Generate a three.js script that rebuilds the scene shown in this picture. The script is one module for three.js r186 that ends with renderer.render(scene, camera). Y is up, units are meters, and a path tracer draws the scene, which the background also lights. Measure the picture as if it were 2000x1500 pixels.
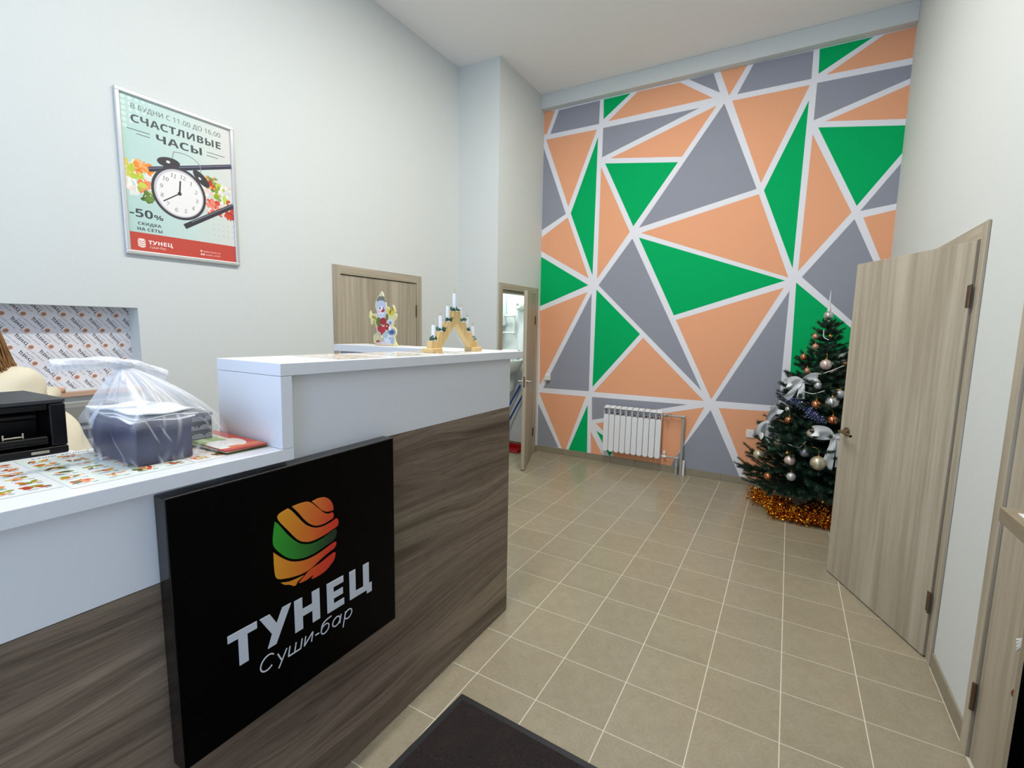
import * as THREE from 'three';
import { RoundedBoxGeometry } from 'three/addons/geometries/RoundedBoxGeometry.js';
import { mergeGeometries } from 'three/addons/utils/BufferGeometryUtils.js';
import { MarchingCubes } from 'three/addons/objects/MarchingCubes.js';
import { RectAreaLightUniformsLib } from 'three/addons/lights/RectAreaLightUniformsLib.js';

// ---------- camera, sky, lights, exposure ----------
RectAreaLightUniformsLib.init();
const scene = new THREE.Scene();
const camera = new THREE.PerspectiveCamera(2 * Math.atan(750 / 928.89) * 180 / Math.PI, 2000 / 1500, 0.05, 60);
camera.position.set(-0.0851, 1.5916, 2.8856);
camera.rotation.set(-0.1221, 0.52446, 0.01734, 'YXZ');
const renderer = new THREE.WebGLRenderer({ antialias: true });
renderer.toneMapping = THREE.LinearToneMapping;
renderer.toneMappingExposure = 1.26;
renderer.shadowMap.enabled = true;
scene.background = new THREE.Color().setRGB(1.15, 1.6, 2.45);      // bright overcast sky outside the shop front
const LED = { colour: new THREE.Color().setRGB(1.0, 0.97, 0.915), radiance: 40, glow: 6, w: 0.2, h: 1.2, spots: [[-1.22, -0.42, 'nearest the painted wall'], [-1.22, 0.85, 'in the middle of the row of three'], [-1.22, 2.12, 'nearest the shop window']] };
const WC_LIGHT = 1.7;

// ---------- helpers ----------
let seed = 7;
const rnd = () => { seed = (seed + 0x6d2b79f5) | 0; let t = Math.imul(seed ^ (seed >>> 15), 1 | seed); t = (t + Math.imul(t ^ (t >>> 7), 61 | t)) ^ t; return ((t ^ (t >>> 14)) >>> 0) / 4294967296; };
const rr = (a, b) => a + (b - a) * rnd();
const V = (x, y, z) => new THREE.Vector3(x, y, z);
const used = new Map();
function numbered(n) { const k = used.get(n) ?? 0; used.set(n, k + 1); return k ? n + '_' + String(k).padStart(3, '0') : n; }
function shade(o) { o.castShadow = true; o.receiveShadow = true; return o; }
function mg(list) {
  return mergeGeometries(list.map((g) => {
    const n = g.index ? g.toNonIndexed() : g;
    for (const k of Object.keys(n.attributes)) if (!['position', 'normal', 'uv'].includes(k)) n.deleteAttribute(k);
    if (!n.attributes.uv) n.setAttribute('uv', new THREE.BufferAttribute(new Float32Array(n.attributes.position.count * 2), 2));
    n.morphAttributes = {}; n.clearGroups();
    return n;
  }));
}
// metre uv from the dominant side of each face; grain 'h' runs the texture's length sideways
function uvm(g, grain = 'v') {
  const n = g.index ? g.toNonIndexed() : g, p = n.attributes.position, c = p.count, uv = new Float32Array(c * 2);
  const a = V(0, 0, 0), b = V(0, 0, 0), d = V(0, 0, 0);
  for (let i = 0; i < c; i += 3) {
    a.fromBufferAttribute(p, i); b.fromBufferAttribute(p, i + 1).sub(a); d.fromBufferAttribute(p, i + 2).sub(a); b.cross(d);
    const ax = Math.abs(b.x), ay = Math.abs(b.y), az = Math.abs(b.z);
    for (let k = i; k < i + 3; k++) {
      const x = p.getX(k), y = p.getY(k), z = p.getZ(k);
      let u = az >= ax && az >= ay ? x : ax >= ay ? z : x, v = az >= ax && az >= ay ? y : ax >= ay ? y : z;
      if (grain === 'h') [u, v] = [v, u];
      uv[k * 2] = u; uv[k * 2 + 1] = v;
    }
  }
  n.setAttribute('uv', new THREE.BufferAttribute(uv, 2));
  return n;
}
// box by its corners
function bx(x0, x1, y0, y1, z0, z1, r = 0.0015, grain = 'v') {
  const w = x1 - x0, h = y1 - y0, d = z1 - z0, m = Math.min(w, h, d);
  const g = r > 0 ? new RoundedBoxGeometry(w, h, d, 1, Math.min(r, m * 0.45)) : new THREE.BoxGeometry(w, h, d);
  g.translate((x0 + x1) / 2, (y0 + y1) / 2, (z0 + z1) / 2);
  return uvm(g, grain);
}
function mesh(name, geo, mat, parent) { const o = shade(new THREE.Mesh(geo, mat)); o.name = parent ? name : numbered(name); (parent ?? scene).add(o); return o; }
function struct(name, geo, mat) { const o = mesh(name, geo, mat); o.userData.kind = 'structure'; return o; }
function structGroup(name) { const o = new THREE.Group(); o.name = numbered(name); o.userData.kind = 'structure'; scene.add(o); return o; }
function tag(o, label, category, group, kind) { o.userData.label = label; o.userData.category = category; if (group) o.userData.group = group; if (kind) o.userData.kind = kind; return o; }
function thing(name, label, category, pos = [0, 0, 0], turn = 0, group) {
  const o = new THREE.Group(); o.name = numbered(name); o.position.set(...pos); o.rotation.y = turn; scene.add(o);
  return tag(o, label, category, group);
}
function tube(pts, r, seg = 24, rad = 8, closed = false) { return new THREE.TubeGeometry(new THREE.CatmullRomCurve3(pts, closed, 'catmullrom', 0.5), seg, r, rad, closed); }
function rod(a, b, r, rad = 10, r2 = r) {
  const d = b.clone().sub(a), g = new THREE.CylinderGeometry(r2, r, d.length(), rad);
  g.applyQuaternion(new THREE.Quaternion().setFromUnitVectors(V(0, 1, 0), d.normalize())); g.translate((a.x + b.x) / 2, (a.y + b.y) / 2, (a.z + b.z) / 2);
  return g;
}
function lathe(pts, seg = 24) { return new THREE.LatheGeometry(pts.map(([x, y]) => new THREE.Vector2(x, y)), seg); }
function poly(flat) { const s = new THREE.Shape(); for (let i = 0; i < flat.length; i += 2) i ? s.lineTo(flat[i], flat[i + 1]) : s.moveTo(flat[i], flat[i + 1]); s.closePath(); return s; }
function smooth(flat) { const v = []; for (let i = 0; i < flat.length; i += 2) v.push(new THREE.Vector2(flat[i], flat[i + 1])); return v; }

// periodic value noise
function lattice(s) { const t = new Float32Array(65536); let a = s * 7919 + 13; for (let i = 0; i < 65536; i++) { a = (Math.imul(a, 1664525) + 1013904223) | 0; t[i] = (a >>> 8) / 16777216; } return t; }
const LAT = [1, 2, 3, 4].map(lattice);
function vn(x, y, px, py, k = 0) {
  const t = LAT[k], ix = Math.floor(x), iy = Math.floor(y), fx = x - ix, fy = y - iy, u = fx * fx * (3 - 2 * fx), v = fy * fy * (3 - 2 * fy);
  const at = (i, j) => t[((((i % px) + px) % px) * 251 + (((j % py) + py) % py) * 1021) & 65535];
  return (at(ix, iy) * (1 - u) + at(ix + 1, iy) * u) * (1 - v) + (at(ix, iy + 1) * (1 - u) + at(ix + 1, iy + 1) * u) * v;
}
function dataTex(w, h, f, srgb = true) {
  const d = new Uint8Array(w * h * 4);
  for (let j = 0; j < h; j++) for (let i = 0; i < w; i++) { const c = f(i / w, j / h), o = (j * w + i) * 4; d[o] = c[0]; d[o + 1] = c[1] ?? c[0]; d[o + 2] = c[2] ?? c[0]; d[o + 3] = 255; }
  const t = new THREE.DataTexture(d, w, h); t.wrapS = t.wrapT = THREE.RepeatWrapping; t.magFilter = THREE.LinearFilter; t.minFilter = THREE.LinearMipmapLinearFilter; t.generateMipmaps = true;
  if (srgb) t.colorSpace = THREE.SRGBColorSpace; t.needsUpdate = true; return t;
}
function canvasTex(w, h, draw) {
  const c = document.createElement('canvas'); c.width = w; c.height = h; draw(c.getContext('2d'), w, h);
  const t = new THREE.CanvasTexture(c); t.colorSpace = THREE.SRGBColorSpace; t.anisotropy = 8; return t;
}
const mix = (a, b, t) => a.map((v, i) => v + (b[i] - v) * t);
const sat = (x) => Math.max(0, Math.min(1, x));

// ---------- materials ----------
const doorTex = dataTex(1024, 1024, (u, v) => {
  const w = u + 0.012 * (vn(u * 6, v * 3, 6, 3) - 0.5);
  const a = vn(w * 22, v * 2, 22, 2), b = vn(w * 70, v * 4, 70, 4, 1), c = vn(w * 260, v * 14, 260, 14, 2), f = vn(u * 512, v * 60, 512, 60, 3);
  const k = sat(0.5 + (a - 0.5) * 0.7 + (b - 0.5) * 0.65 + (c - 0.5) * 0.35 + (f - 0.5) * 0.18);
  return mix([155, 144, 124], [184, 174, 155], k);
});
const counterTex = dataTex(2048, 1024, (u, v) => {
  const q = vn(u * 3, v * 2, 3, 2) + 0.45 * vn(u * 8, v * 5, 8, 5, 1), w = u + 0.09 * (q - 0.72), m = vn(u * 4, v * 2, 4, 2, 3);
  const band = vn(w * 12, v * 1, 12, 1, 2), ring = vn(w * 64, v * 2, 64, 2, 3), fine = vn(w * 240, v * 8, 240, 8, 1), pore = vn(u * 900, v * 46, 900, 46), dash = vn(w * 330, v * 17, 330, 17, 2);
  let k = 0.58 + (band - 0.5) * 0.36 + (ring - 0.5) * 0.34 + (fine - 0.5) * 0.34 + (pore - 0.5) * 0.3;
  k -= 0.42 * sat((vn(w * 19, v * 2, 19, 2, 1) - 0.7) * 5) * (0.4 + m) + 0.3 * sat((dash - 0.8) * 6);
  return mix(mix([82, 66, 57], [80, 69, 56], m), mix([154, 135, 119], [151, 138, 117], m), sat(k));
});
const wallBump = dataTex(512, 512, (u, v) => { const n = 0.5 * vn(u * 60, v * 60, 60, 60) + 0.3 * vn(u * 150, v * 150, 150, 150, 1) + 0.2 * vn(u * 14, v * 14, 14, 14, 2); return [n * 255]; }, false);
const tileTex = dataTex(512, 512, (u, v) => {
  const n = 0.22 * vn(u * 5, v * 5, 5, 5) + 0.3 * vn(u * 24, v * 24, 24, 24, 1) + 0.48 * vn(u * 160, v * 160, 160, 160, 2);
  return mix([146, 136, 114], [166, 156, 133], n);
});
const S = (o) => new THREE.MeshStandardMaterial(o), Ph = (o) => new THREE.MeshPhysicalMaterial(o);
const rep = (t, x, y, ox = 0, oy = 0) => { const c = t.clone(); c.repeat.set(x, y); c.offset.set(ox, oy); c.needsUpdate = true; return c; };
const wb = rep(wallBump, 0.9, 0.9);
const M = {
  wall: Ph({ color: '#d4d8d5', roughness: 0.8, specularIntensity: 0.4, bumpMap: wb, bumpScale: 0.0006 }),
  ceiling: Ph({ color: '#f3f0ec', roughness: 0.9, specularIntensity: 0.3, bumpMap: wb, bumpScale: 0.0004 }),
  door: S({ map: rep(doorTex, 1.0, 0.5), roughness: 0.48 }),
  doorDark: S({ map: rep(doorTex, 1.3, 0.6, 0.3, 0.2), color: '#d8d2c8', roughness: 0.5 }),
  counterWood: S({ map: rep(counterTex, 1.0, 0.6), roughness: 0.42 }),
  white: S({ color: '#e4e6ea', roughness: 0.28 }),
  whiteMatt: S({ color: '#e6e6e4', roughness: 0.6 }),
  plastic: S({ color: '#eceae6', roughness: 0.35 }),
  enamel: S({ color: '#e9ecef', roughness: 0.3 }),
  black: S({ color: '#0b0b0d', roughness: 0.22 }),
  signFace: Ph({ color: '#030303', roughness: 0.45, specularIntensity: 0.12 }),
  printer: Ph({ color: '#07080a', roughness: 0.35, specularIntensity: 0.5 }),
  printerLid: S({ color: '#2a2d33', roughness: 0.45 }),
  hinge: S({ color: '#6a5646', metalness: 0.7, roughness: 0.4 }),
  bronze: S({ color: '#8d8069', metalness: 1, roughness: 0.28 }),
  nickel: S({ color: '#b5aea2', metalness: 1, roughness: 0.25 }),
  alu: S({ color: '#d8dadb', metalness: 0.75, roughness: 0.32 }),
  grout: S({ color: '#cfc8b4', roughness: 0.85 }),
  skirt: S({ color: '#8f8672', roughness: 0.4 }),
  pipe: S({ color: '#a4a59d', roughness: 0.5 }),
  brass: S({ color: '#c9b98f', metalness: 0.9, roughness: 0.3 }),
  glass: Ph({ color: '#ffffff', roughness: 0, transmission: 1, thickness: 0, ior: 1.5 }),
};
const tileMats = [0, 1, 2, 3, 4].map((i) => S({ map: rep(tileTex, 1, 1, i * 0.37, i * 0.21), color: new THREE.Color().setScalar(0.955 + i * 0.0115), roughness: 0.25 }));

// ---------- the room ----------
const X0 = -3.293, X1 = 0.625, XD = -2.791, ZB = -2.454, ZS = -1.442, ZF = 4.3, HC = 4.26, WT = 0.16, U = 0.303, XW = -4.3;
// floor: a bed of grout with every tile laid on it
{
  const floor = struct('floor', uvm(new THREE.BoxGeometry(X1 - XW + 0.4, 0.1, ZF - ZB + 0.4).translate((X1 + XW) / 2, -0.051, (ZF + ZB) / 2)), M.grout);
  const shared = new Map();
  const tileGeo = (w, d) => {
    const k = w.toFixed(4) + d.toFixed(4);
    if (!shared.has(k)) {
      const b = 0.0006, t = 0, l = -0.0012, g = new THREE.BufferGeometry(), P = [];
      const q = (a, c, e, f) => P.push(...a, ...c, ...e, ...a, ...e, ...f);
      const A = [[-w / 2, l, -d / 2], [-w / 2, l, d / 2], [w / 2, l, d / 2], [w / 2, l, -d / 2]], B = A.map(([x, , z]) => [x - Math.sign(x) * b, t, z - Math.sign(z) * b]);
      q(B[0], B[1], B[2], B[3]);
      for (let i = 0; i < 4; i++) { const j = (i + 1) % 4; q(A[i], A[j], B[j], B[i]); }
      g.setAttribute('position', new THREE.BufferAttribute(new Float32Array(P), 3)); g.computeVertexNormals();
      shared.set(k, uvm(g));
    }
    return shared.get(k);
  };
  const gap = 0.0042;
  for (let i = -14; i <= 2; i++) for (let j = -9; j <= 13; j++) {
    let x0 = i * U + gap / 2, x1 = (i + 1) * U - gap / 2, z0 = j * U + gap / 2, z1 = (j + 1) * U - gap / 2;
    if (i === 1) x1 = X1 - 0.0115; if (i === 2) continue;
    z0 = Math.max(z0, ZB + 0.003); z1 = Math.min(z1, ZF - 0.003);
    if (z1 > ZS) { x0 = Math.max(x0, X0 + 0.003); if (x0 < XD) z0 = Math.max(z0, ZS + 0.003); }
    if (x1 < -3.6) continue;                                  // beyond the toilet wall
    if (x0 < -1.75 && z0 > 1.2) continue;                     // behind the counter, nothing of it shows
    if (x1 - x0 < 0.02 || z1 - z0 < 0.02) continue;
    const o = mesh('floor_tile', tileGeo(x1 - x0, z1 - z0), tileMats[Math.floor(rnd() * 5)], floor);
    o.position.set((x0 + x1) / 2, 0, (z0 + z1) / 2);
  }
}
struct('ceiling', uvm(new THREE.BoxGeometry(X1 - XW + 0.4, 0.15, ZF - ZB + 0.5).translate((X1 + XW) / 2, HC + 0.075, (ZF + ZB) / 2)), M.ceiling);
// an upright slab with openings; 2-D u runs along the wall
function slab(u0, u1, holes, depth, y1 = HC) {
  const out = [u0, 0];
  for (const [a, b, c, d] of holes) if (c <= 0) out.push(a, 0, a, d, b, d, b, 0);
  const s = poly([...out, u1, 0, u1, y1, u0, y1]);
  for (const [a, b, c, d] of holes) if (c > 0) s.holes.push(poly([a, c, b, c, b, d, a, d]));
  return new THREE.ExtrudeGeometry(s, { depth, bevelEnabled: false });
}
const alongZ = (g, x) => uvm(g.rotateY(Math.PI / 2).translate(x, 0, 0));            // u = -z, thickness from x to x + depth
struct('wall_left', alongZ(slab(-ZF, -ZS, [[-0.179, 0.739, -0.01, 1.987], [-2.75, -1.593, 1.213, 1.655]], WT), X0 - WT), M.wall);
struct('wall_right', alongZ(slab(-ZF, -ZB + 0.1, [[-1.452, -0.605, -0.01, 2.01], [0.03, 0.8, -0.01, 2.01]], WT), X1), M.wall);
struct('wall_inner', alongZ(slab(-ZS, -ZB + 0.1, [[1.541, 2.305, -0.01, 1.976]], 0.12), XD - 0.12), M.wall);
struct('wall_step', bx(XW, XD - 0.12, 0, HC, ZS - 0.12, ZS, 0), M.wall);
// back wall with the painted mural
const muralTex = canvasTex(2048, 2048, (c) => {
  const X = (x) => (x + 2.85) / 3.55 * 2048, Y = (y) => 2048 - y / 4.2 * 2048;
  c.fillStyle = '#e7e7ec'; c.fillRect(0, 0, 2048, 2048);
  const col = { o: '#eba981', g: '#9497a1', n: '#02ab60' };
  const pane = (k, ...p) => { c.fillStyle = col[k]; c.beginPath(); for (let i = 0; i < p.length; i += 2) c.lineTo(X(p[i]), Y(p[i + 1])); c.closePath(); c.fill(); };
  pane('o',-2.81,4.114,-2.657,4.096,-2.757,3.852,-2.802,3.849);
  pane('g',-2.605,4.09,-2.106,4.094,-2.108,3.847,-2.711,3.844);
  pane('n',-2.064,4.094,-1.761,4.095,-2.057,3.887);
  pane('o',-1.688,4.094,-1.252,4.09,-0.926,3.873,-2.002,3.855);
  pane('g',-1.163,4.097,-0.932,4.102,-0.863,3.909);
  pane('o',-0.87,4.103,-0.631,4.109,-0.776,3.86);
  pane('g',-0.578,4.103,-0.094,4.099,-0.092,3.86,-0.703,3.86);
  pane('n',-0.047,4.099,0.34,4.098,-0.04,3.891);
  pane('o',0.417,4.097,0.642,4.102,0.639,3.861,0.021,3.869);
  pane('g',-0.044,3.815,0.643,3.81,0.647,3.709,-0.045,3.496);
  pane('o',0.046,3.471,0.647,3.66,0.643,3.379);
  pane('o',-2.763,3.791,-2.13,3.793,-2.451,2.989);
  pane('g',-2.058,3.795,-1.047,3.803,-2.057,3.484);
  pane('o',-1.961,3.458,-0.884,3.793,-1.189,3.357);
  pane('n',-2.018,3.412,-1.227,3.308,-1.666,2.7);
  pane('g',-1.602,2.68,-0.815,3.798,-0.47,2.949);
  pane('o',-0.745,3.809,-0.099,3.81,-0.438,2.997);
  pane('n',-0.096,3.678,-0.11,2.179,-0.406,2.927);
  pane('o',-0.044,3.377,0.31,2.651,-0.063,2.149);
  pane('n',-0.005,3.428,0.645,3.327,0.643,3.133,0.343,2.704);
  pane('g',0.637,3.043,0.637,2.695,0.372,2.657);
  pane('o',0.4,2.598,0.639,2.644,0.641,2.243,0.631,2.041);
  pane('g',-2.799,3.721,-2.48,2.911,-2.794,2.749);
  pane('n',-2.114,3.707,-2.119,2.186,-2.417,2.912);
  pane('o',-2.065,3.382,-1.702,2.642,-2.062,2.145);
  pane('o',-2.454,2.869,-2.163,2.153,-2.798,2.506,-2.797,2.664);
  pane('o',-1.577,2.623,-0.448,2.897,-0.138,2.094);
  pane('n',-1.597,2.575,-0.165,2.066,-1.179,1.731);
  pane('g',0.337,2.59,0.661,1.868,0.657,1.431,-0.028,2.095);
  pane('n',-2.799,2.439,-2.167,2.077,-2.79,1.837);
  pane('o',-2.793,1.779,-2.171,1.999,-2.77,0.844);
  pane('g',-2.121,1.981,-2.111,0.83,-2.719,0.819);
  pane('n',-2.063,2.023,-1.533,1.522,-2.068,0.885);
  pane('o',-1.496,1.482,-0.82,0.834,-2.048,0.826);
  pane('g',-1.67,2.569,-0.85,0.941,-2.041,2.073);
  pane('o',-1.155,1.682,-0.169,1.999,-0.749,0.857);
  pane('g',-0.119,1.969,-0.126,0.849,-0.708,0.845);
  pane('n',-0.07,2.044,0.476,1.549,-0.048,0.918);
  pane('o',0.45,1.414,0.661,1.267,0.663,0.825,0.039,0.906);
  pane('o',-0.669,0.773,-0.038,0.792,0.016,0.08,-0.355,0.077);
  pane('g',-0.747,0.743,-0.415,0.055,-1.15,0.046);
  pane('o',-2.011,0.449,-0.809,0.767,-1.117,0.077,-1.779,0.068,-1.785,0.14,-1.891,0.359);
  pane('n',-1.999,0.363,-1.898,0.307,-1.792,0.125,-1.821,0.074);
  pane('g',-2.069,0.764,-0.984,0.779,-2.058,0.487);
  pane('o',-2.778,0.759,-2.147,0.761,-2.386,0.076,-2.438,0.079);
  pane('g',-2.784,0.617,-2.484,0.081,-2.784,0.066);
  pane('n',-2.119,0.664,-2.105,0.065,-2.351,0.07);
  pane('o',-2.07,0.345,-1.902,0.07,-2.054,0.068);
});
muralTex.wrapS = muralTex.wrapT = THREE.ClampToEdgeWrapping;
{
  const g = new THREE.BoxGeometry(X1 - XW + 0.3, HC, WT).translate((X1 + XW) / 2, HC / 2, ZB - WT / 2), p = g.attributes.position, uv = g.attributes.uv;
  for (let i = 0; i < p.count; i++) uv.setXY(i, (p.getX(i) + 2.85) / 3.55, p.getY(i) / 4.2);
  struct('wall_back', g, Ph({ map: muralTex, roughness: 0.8, specularIntensity: 0.2, bumpMap: wb, bumpScale: 0.0004 }));
}
struct('trim_1', bx(XD, X1, 4.104, HC, ZB, ZB + 0.09, 0.004), M.wall);
// shop front behind the camera: wall with a wide window and a glazed door
struct('wall_front', uvm(slab(X0 - WT, X1 + WT, [[-3.0, -0.75, 0.75, 3.5], [-0.5, 0.5, -0.01, 3.5]], WT).translate(0, 0, ZF)), M.wall);
{
  const w = structGroup('window_1');
  const f = (x0, x1, y0, y1) => bx(x0, x1, y0, y1, ZF + 0.04, ZF + 0.1, 0.003);
  mesh('window_frame', mg([f(-3, -2.93, 0.75, 3.5), f(-0.82, -0.75, 0.75, 3.5), f(-2.93, -0.82, 0.75, 0.82), f(-2.93, -0.82, 3.43, 3.5), f(-1.91, -1.85, 0.82, 3.43)]), M.plastic, w);
  mesh('pane', bx(-2.93, -1.91, 0.82, 3.43, ZF + 0.065, ZF + 0.071, 0), M.glass, w);
  mesh('pane', bx(-1.85, -0.82, 0.82, 3.43, ZF + 0.065, ZF + 0.071, 0), M.glass, w);
  const d = structGroup('door_5');
  mesh('door_frame', mg([f(-0.5, -0.43, 0.004, 3.5), f(0.43, 0.5, 0.004, 3.5), f(-0.43, 0.43, 3.43, 3.5), f(-0.43, 0.43, 2.15, 2.22), f(-0.43, 0.43, 0.004, 0.1)]), M.plastic, d);
  mesh('pane', bx(-0.43, 0.43, 0.1, 2.15, ZF + 0.065, ZF + 0.071, 0), M.glass, d);
  mesh('pane', bx(-0.43, 0.43, 2.22, 3.43, ZF + 0.065, ZF + 0.071, 0), M.glass, d);
}
// toilet behind the inner wall, and the room behind the open door
struct('wall_toilet_side', bx(-3.75, -3.6, 0, 2.7, ZB, ZS - 0.12, 0), M.wall);
struct('ceiling_toilet', bx(-3.75, XD - 0.12, 2.7, 2.8, ZB, ZS - 0.12, 0), M.ceiling);
struct('wall_beyond', mg([bx(1.9, 2.05, 0, 2.5, -1.5, 0.8, 0), bx(X1 + WT, 1.9, 0, 2.5, -1.65, -1.5, 0), bx(X1 + WT, 1.9, 0, 2.5, 0.6, 0.8, 0)]), M.wall);
struct('wall_behind_door', bx(X0 - WT - 0.06, X0 - WT, 0, 2.15, -0.9, 0.35, 0), M.wall);
struct('wall_behind_door', bx(X1 + WT, X1 + WT + 0.06, 0, 2.15, 0.82, 1.65, 0), M.wall);
struct('ceiling_beyond', bx(X1 + WT, 2.05, 2.5, 2.6, -1.65, 0.8, 0), M.ceiling);
struct('floor_beyond', bx(X1 + 0.21, 2.05, -0.1, -0.001, -1.65, 0.8, 0), M.grout);
// skirting tiles, one by one
function skirting(name, along, from, to, at, out, t = 0.009) {
  const g = structGroup(name), step = U;
  for (let k = Math.floor(from / step); k * step < to; k++) {
    const a = Math.max(from, k * step) + 0.001, b = Math.min(to, (k + 1) * step) - 0.001;
    if (b - a < 0.01) continue;
    mesh('skirting_tile', along === 'x' ? bx(a, b, 0.0005, 0.078, Math.min(at, at + out * t), Math.max(at, at + out * t), 0.0012) : bx(Math.min(at, at + out * t), Math.max(at, at + out * t), 0.0005, 0.078, a, b, 0.0012), M.skirt, g);
  }
}
skirting('baseboard_back', 'x', XD + 0.01, X1 - 0.01, ZB, 1);
skirting('baseboard_right', 'z', 0.05, 0.535, X1, -1);
skirting('baseboard_right_far', 'z', ZB + 0.01, -0.87, X1, -1);
skirting('baseboard_inner', 'z', ZB + 0.01, -2.377, XD, 1);
skirting('baseboard_toilet', 'x', -3.6, XD - 0.13, ZB, 1);
skirting('baseboard_left', 'z', 0.26, 1.0, X0, 1);

// lamps: three long panels in the ceiling, out of the picture
for (const [x, z, which] of LED.spots) {
  const t = thing('ceiling_light', 'long white ceiling panel lamp ' + which, 'lamp', [x, HC, z], 0, 'ceiling panel lamps');
  mesh('frame', mg([bx(-0.115, 0.115, -0.012, 0, -0.615, -0.6, 0.002), bx(-0.115, 0.115, -0.012, 0, 0.6, 0.615, 0.002), bx(-0.115, -0.1, -0.012, 0, -0.6, 0.6, 0.002), bx(0.1, 0.115, -0.012, 0, -0.6, 0.6, 0.002)]), M.plastic, t);
  mesh('diffuser', bx(-0.1, 0.1, -0.008, -0.001, -0.6, 0.6, 0), S({ color: '#ffffff', emissive: LED.colour, emissiveIntensity: LED.glow, roughness: 0.6 }), t);
  const l = new THREE.RectAreaLight(LED.colour, LED.radiance, LED.w, LED.h); l.position.set(0, -0.014, 0); l.rotation.x = -Math.PI / 2; l.castShadow = true; t.add(l);
}
{
  const t = thing('ceiling_light', 'round white ceiling lamp inside the toilet room', 'lamp', [-3.15, 2.7, -1.95]);
  mesh('base', new THREE.CylinderGeometry(0.13, 0.13, 0.02, 32).translate(0, -0.01, 0), M.plastic, t);
  mesh('diffuser', lathe([[0, -0.06], [0.06, -0.055], [0.1, -0.04], [0.12, -0.02], [0, -0.02]], 32), S({ color: '#ffffff', emissive: '#eefff6', emissiveIntensity: 4 }), t);
  const l = new THREE.PointLight('#eafff4', WC_LIGHT); l.position.set(0, -0.1, 0); l.shadow.radius = 6; l.castShadow = true; t.add(l);
}

// ---------- doors ----------
function casing(o, u0, u1, top, w, at) {             // flat frame round an opening; at(u0, u1, y0, y1, lift) returns a box
  mesh('casing', at(u0, u0 + w, 0.001, top), M.door, o); mesh('casing', at(u1 - w, u1, 0.001, top), M.door, o); mesh('casing', at(u0 + w, u1 - w, top - w, top, 'h'), M.door, o);
}
function leverHandle(o, x, y, z, dir, side, mat) {   // rosette and lever on one face; side = +-1 along local x, lever runs along dir * z
  const g = [rod(V(x, y, z), V(x + side * 0.009, y, z), 0.027, 28), rod(V(x + side * 0.009, y, z), V(x + side * 0.011, y, z), 0.027, 28, 0.021),
    rod(V(x, y, z), V(x + side * 0.05, y, z), 0.0095, 16),
    tube([V(x + side * 0.046, y, z), V(x + side * 0.05, y + 0.002, z + dir * 0.02), V(x + side * 0.05, y + 0.001, z + dir * 0.07), V(x + side * 0.047, y - 0.005, z + dir * 0.118)], 0.008, 20, 10)];
  return mesh('handle', mg(g), mat, o);
}
// toilet door, standing ajar
{
  const d = structGroup('door_1');
  casing(d, -2.375, -1.471, 2.046, 0.068, (a, b, c, e, g) => bx(XD + 0.001, XD + 0.013, c, e, a, b, 0.002, g));
  mesh('frame', mg([bx(XD - 0.118, XD, 0.001, 1.976, -2.306, -2.28, 0.001), bx(XD - 0.118, XD, 0.001, 1.976, -1.566, -1.54, 0.001), bx(XD - 0.118, XD, 1.95, 1.976, -2.28, -1.566, 0.001, 'h')]), M.doorDark, d);
  const leaf = new THREE.Group(); leaf.name = 'leaf'; leaf.position.set(XD + 0.012, 0, -2.3); leaf.rotation.y = 0.372; d.add(leaf);
  mesh('panel', bx(-0.04, 0, 0.012, 1.962, 0.004, 0.752, 0.002), M.door, leaf);
  leverHandle(leaf, 0, 0.99, 0.695, -1, 1, M.nickel); leverHandle(leaf, -0.04, 0.99, 0.695, -1, -1, M.nickel);
  mesh('latch_plate', bx(-0.029, -0.011, 0.93, 1.05, 0.751, 0.754, 0.001), M.bronze, leaf);
  for (const y of [0.28, 1.66]) mesh('hinge', mg([rod(V(0.006, y - 0.05, 0.0), V(0.006, y + 0.05, 0.0), 0.008, 10), bx(-0.001, 0.002, y - 0.05, y + 0.05, 0.0, 0.03, 0.0005)]), M.hinge, leaf);
}
// shut door low behind the counter
{
  const d = structGroup('door_2');
  casing(d, -0.81, 0.25, 2.057, 0.07, (a, b, c, e, g) => bx(X0 + 0.001, X0 + 0.016, c, e, a, b, 0.002, g));
  mesh('panel', bx(X0 - 0.036, X0 + 0.004, 0.01, 1.981, -0.733, 0.173, 0.001), M.door, d);
  for (const y of [0.3, 1.72]) mesh('hinge', rod(V(X0 + 0.013, y - 0.055, -0.735), V(X0 + 0.013, y + 0.055, -0.735), 0.007, 10), M.hinge, d);
}
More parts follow.
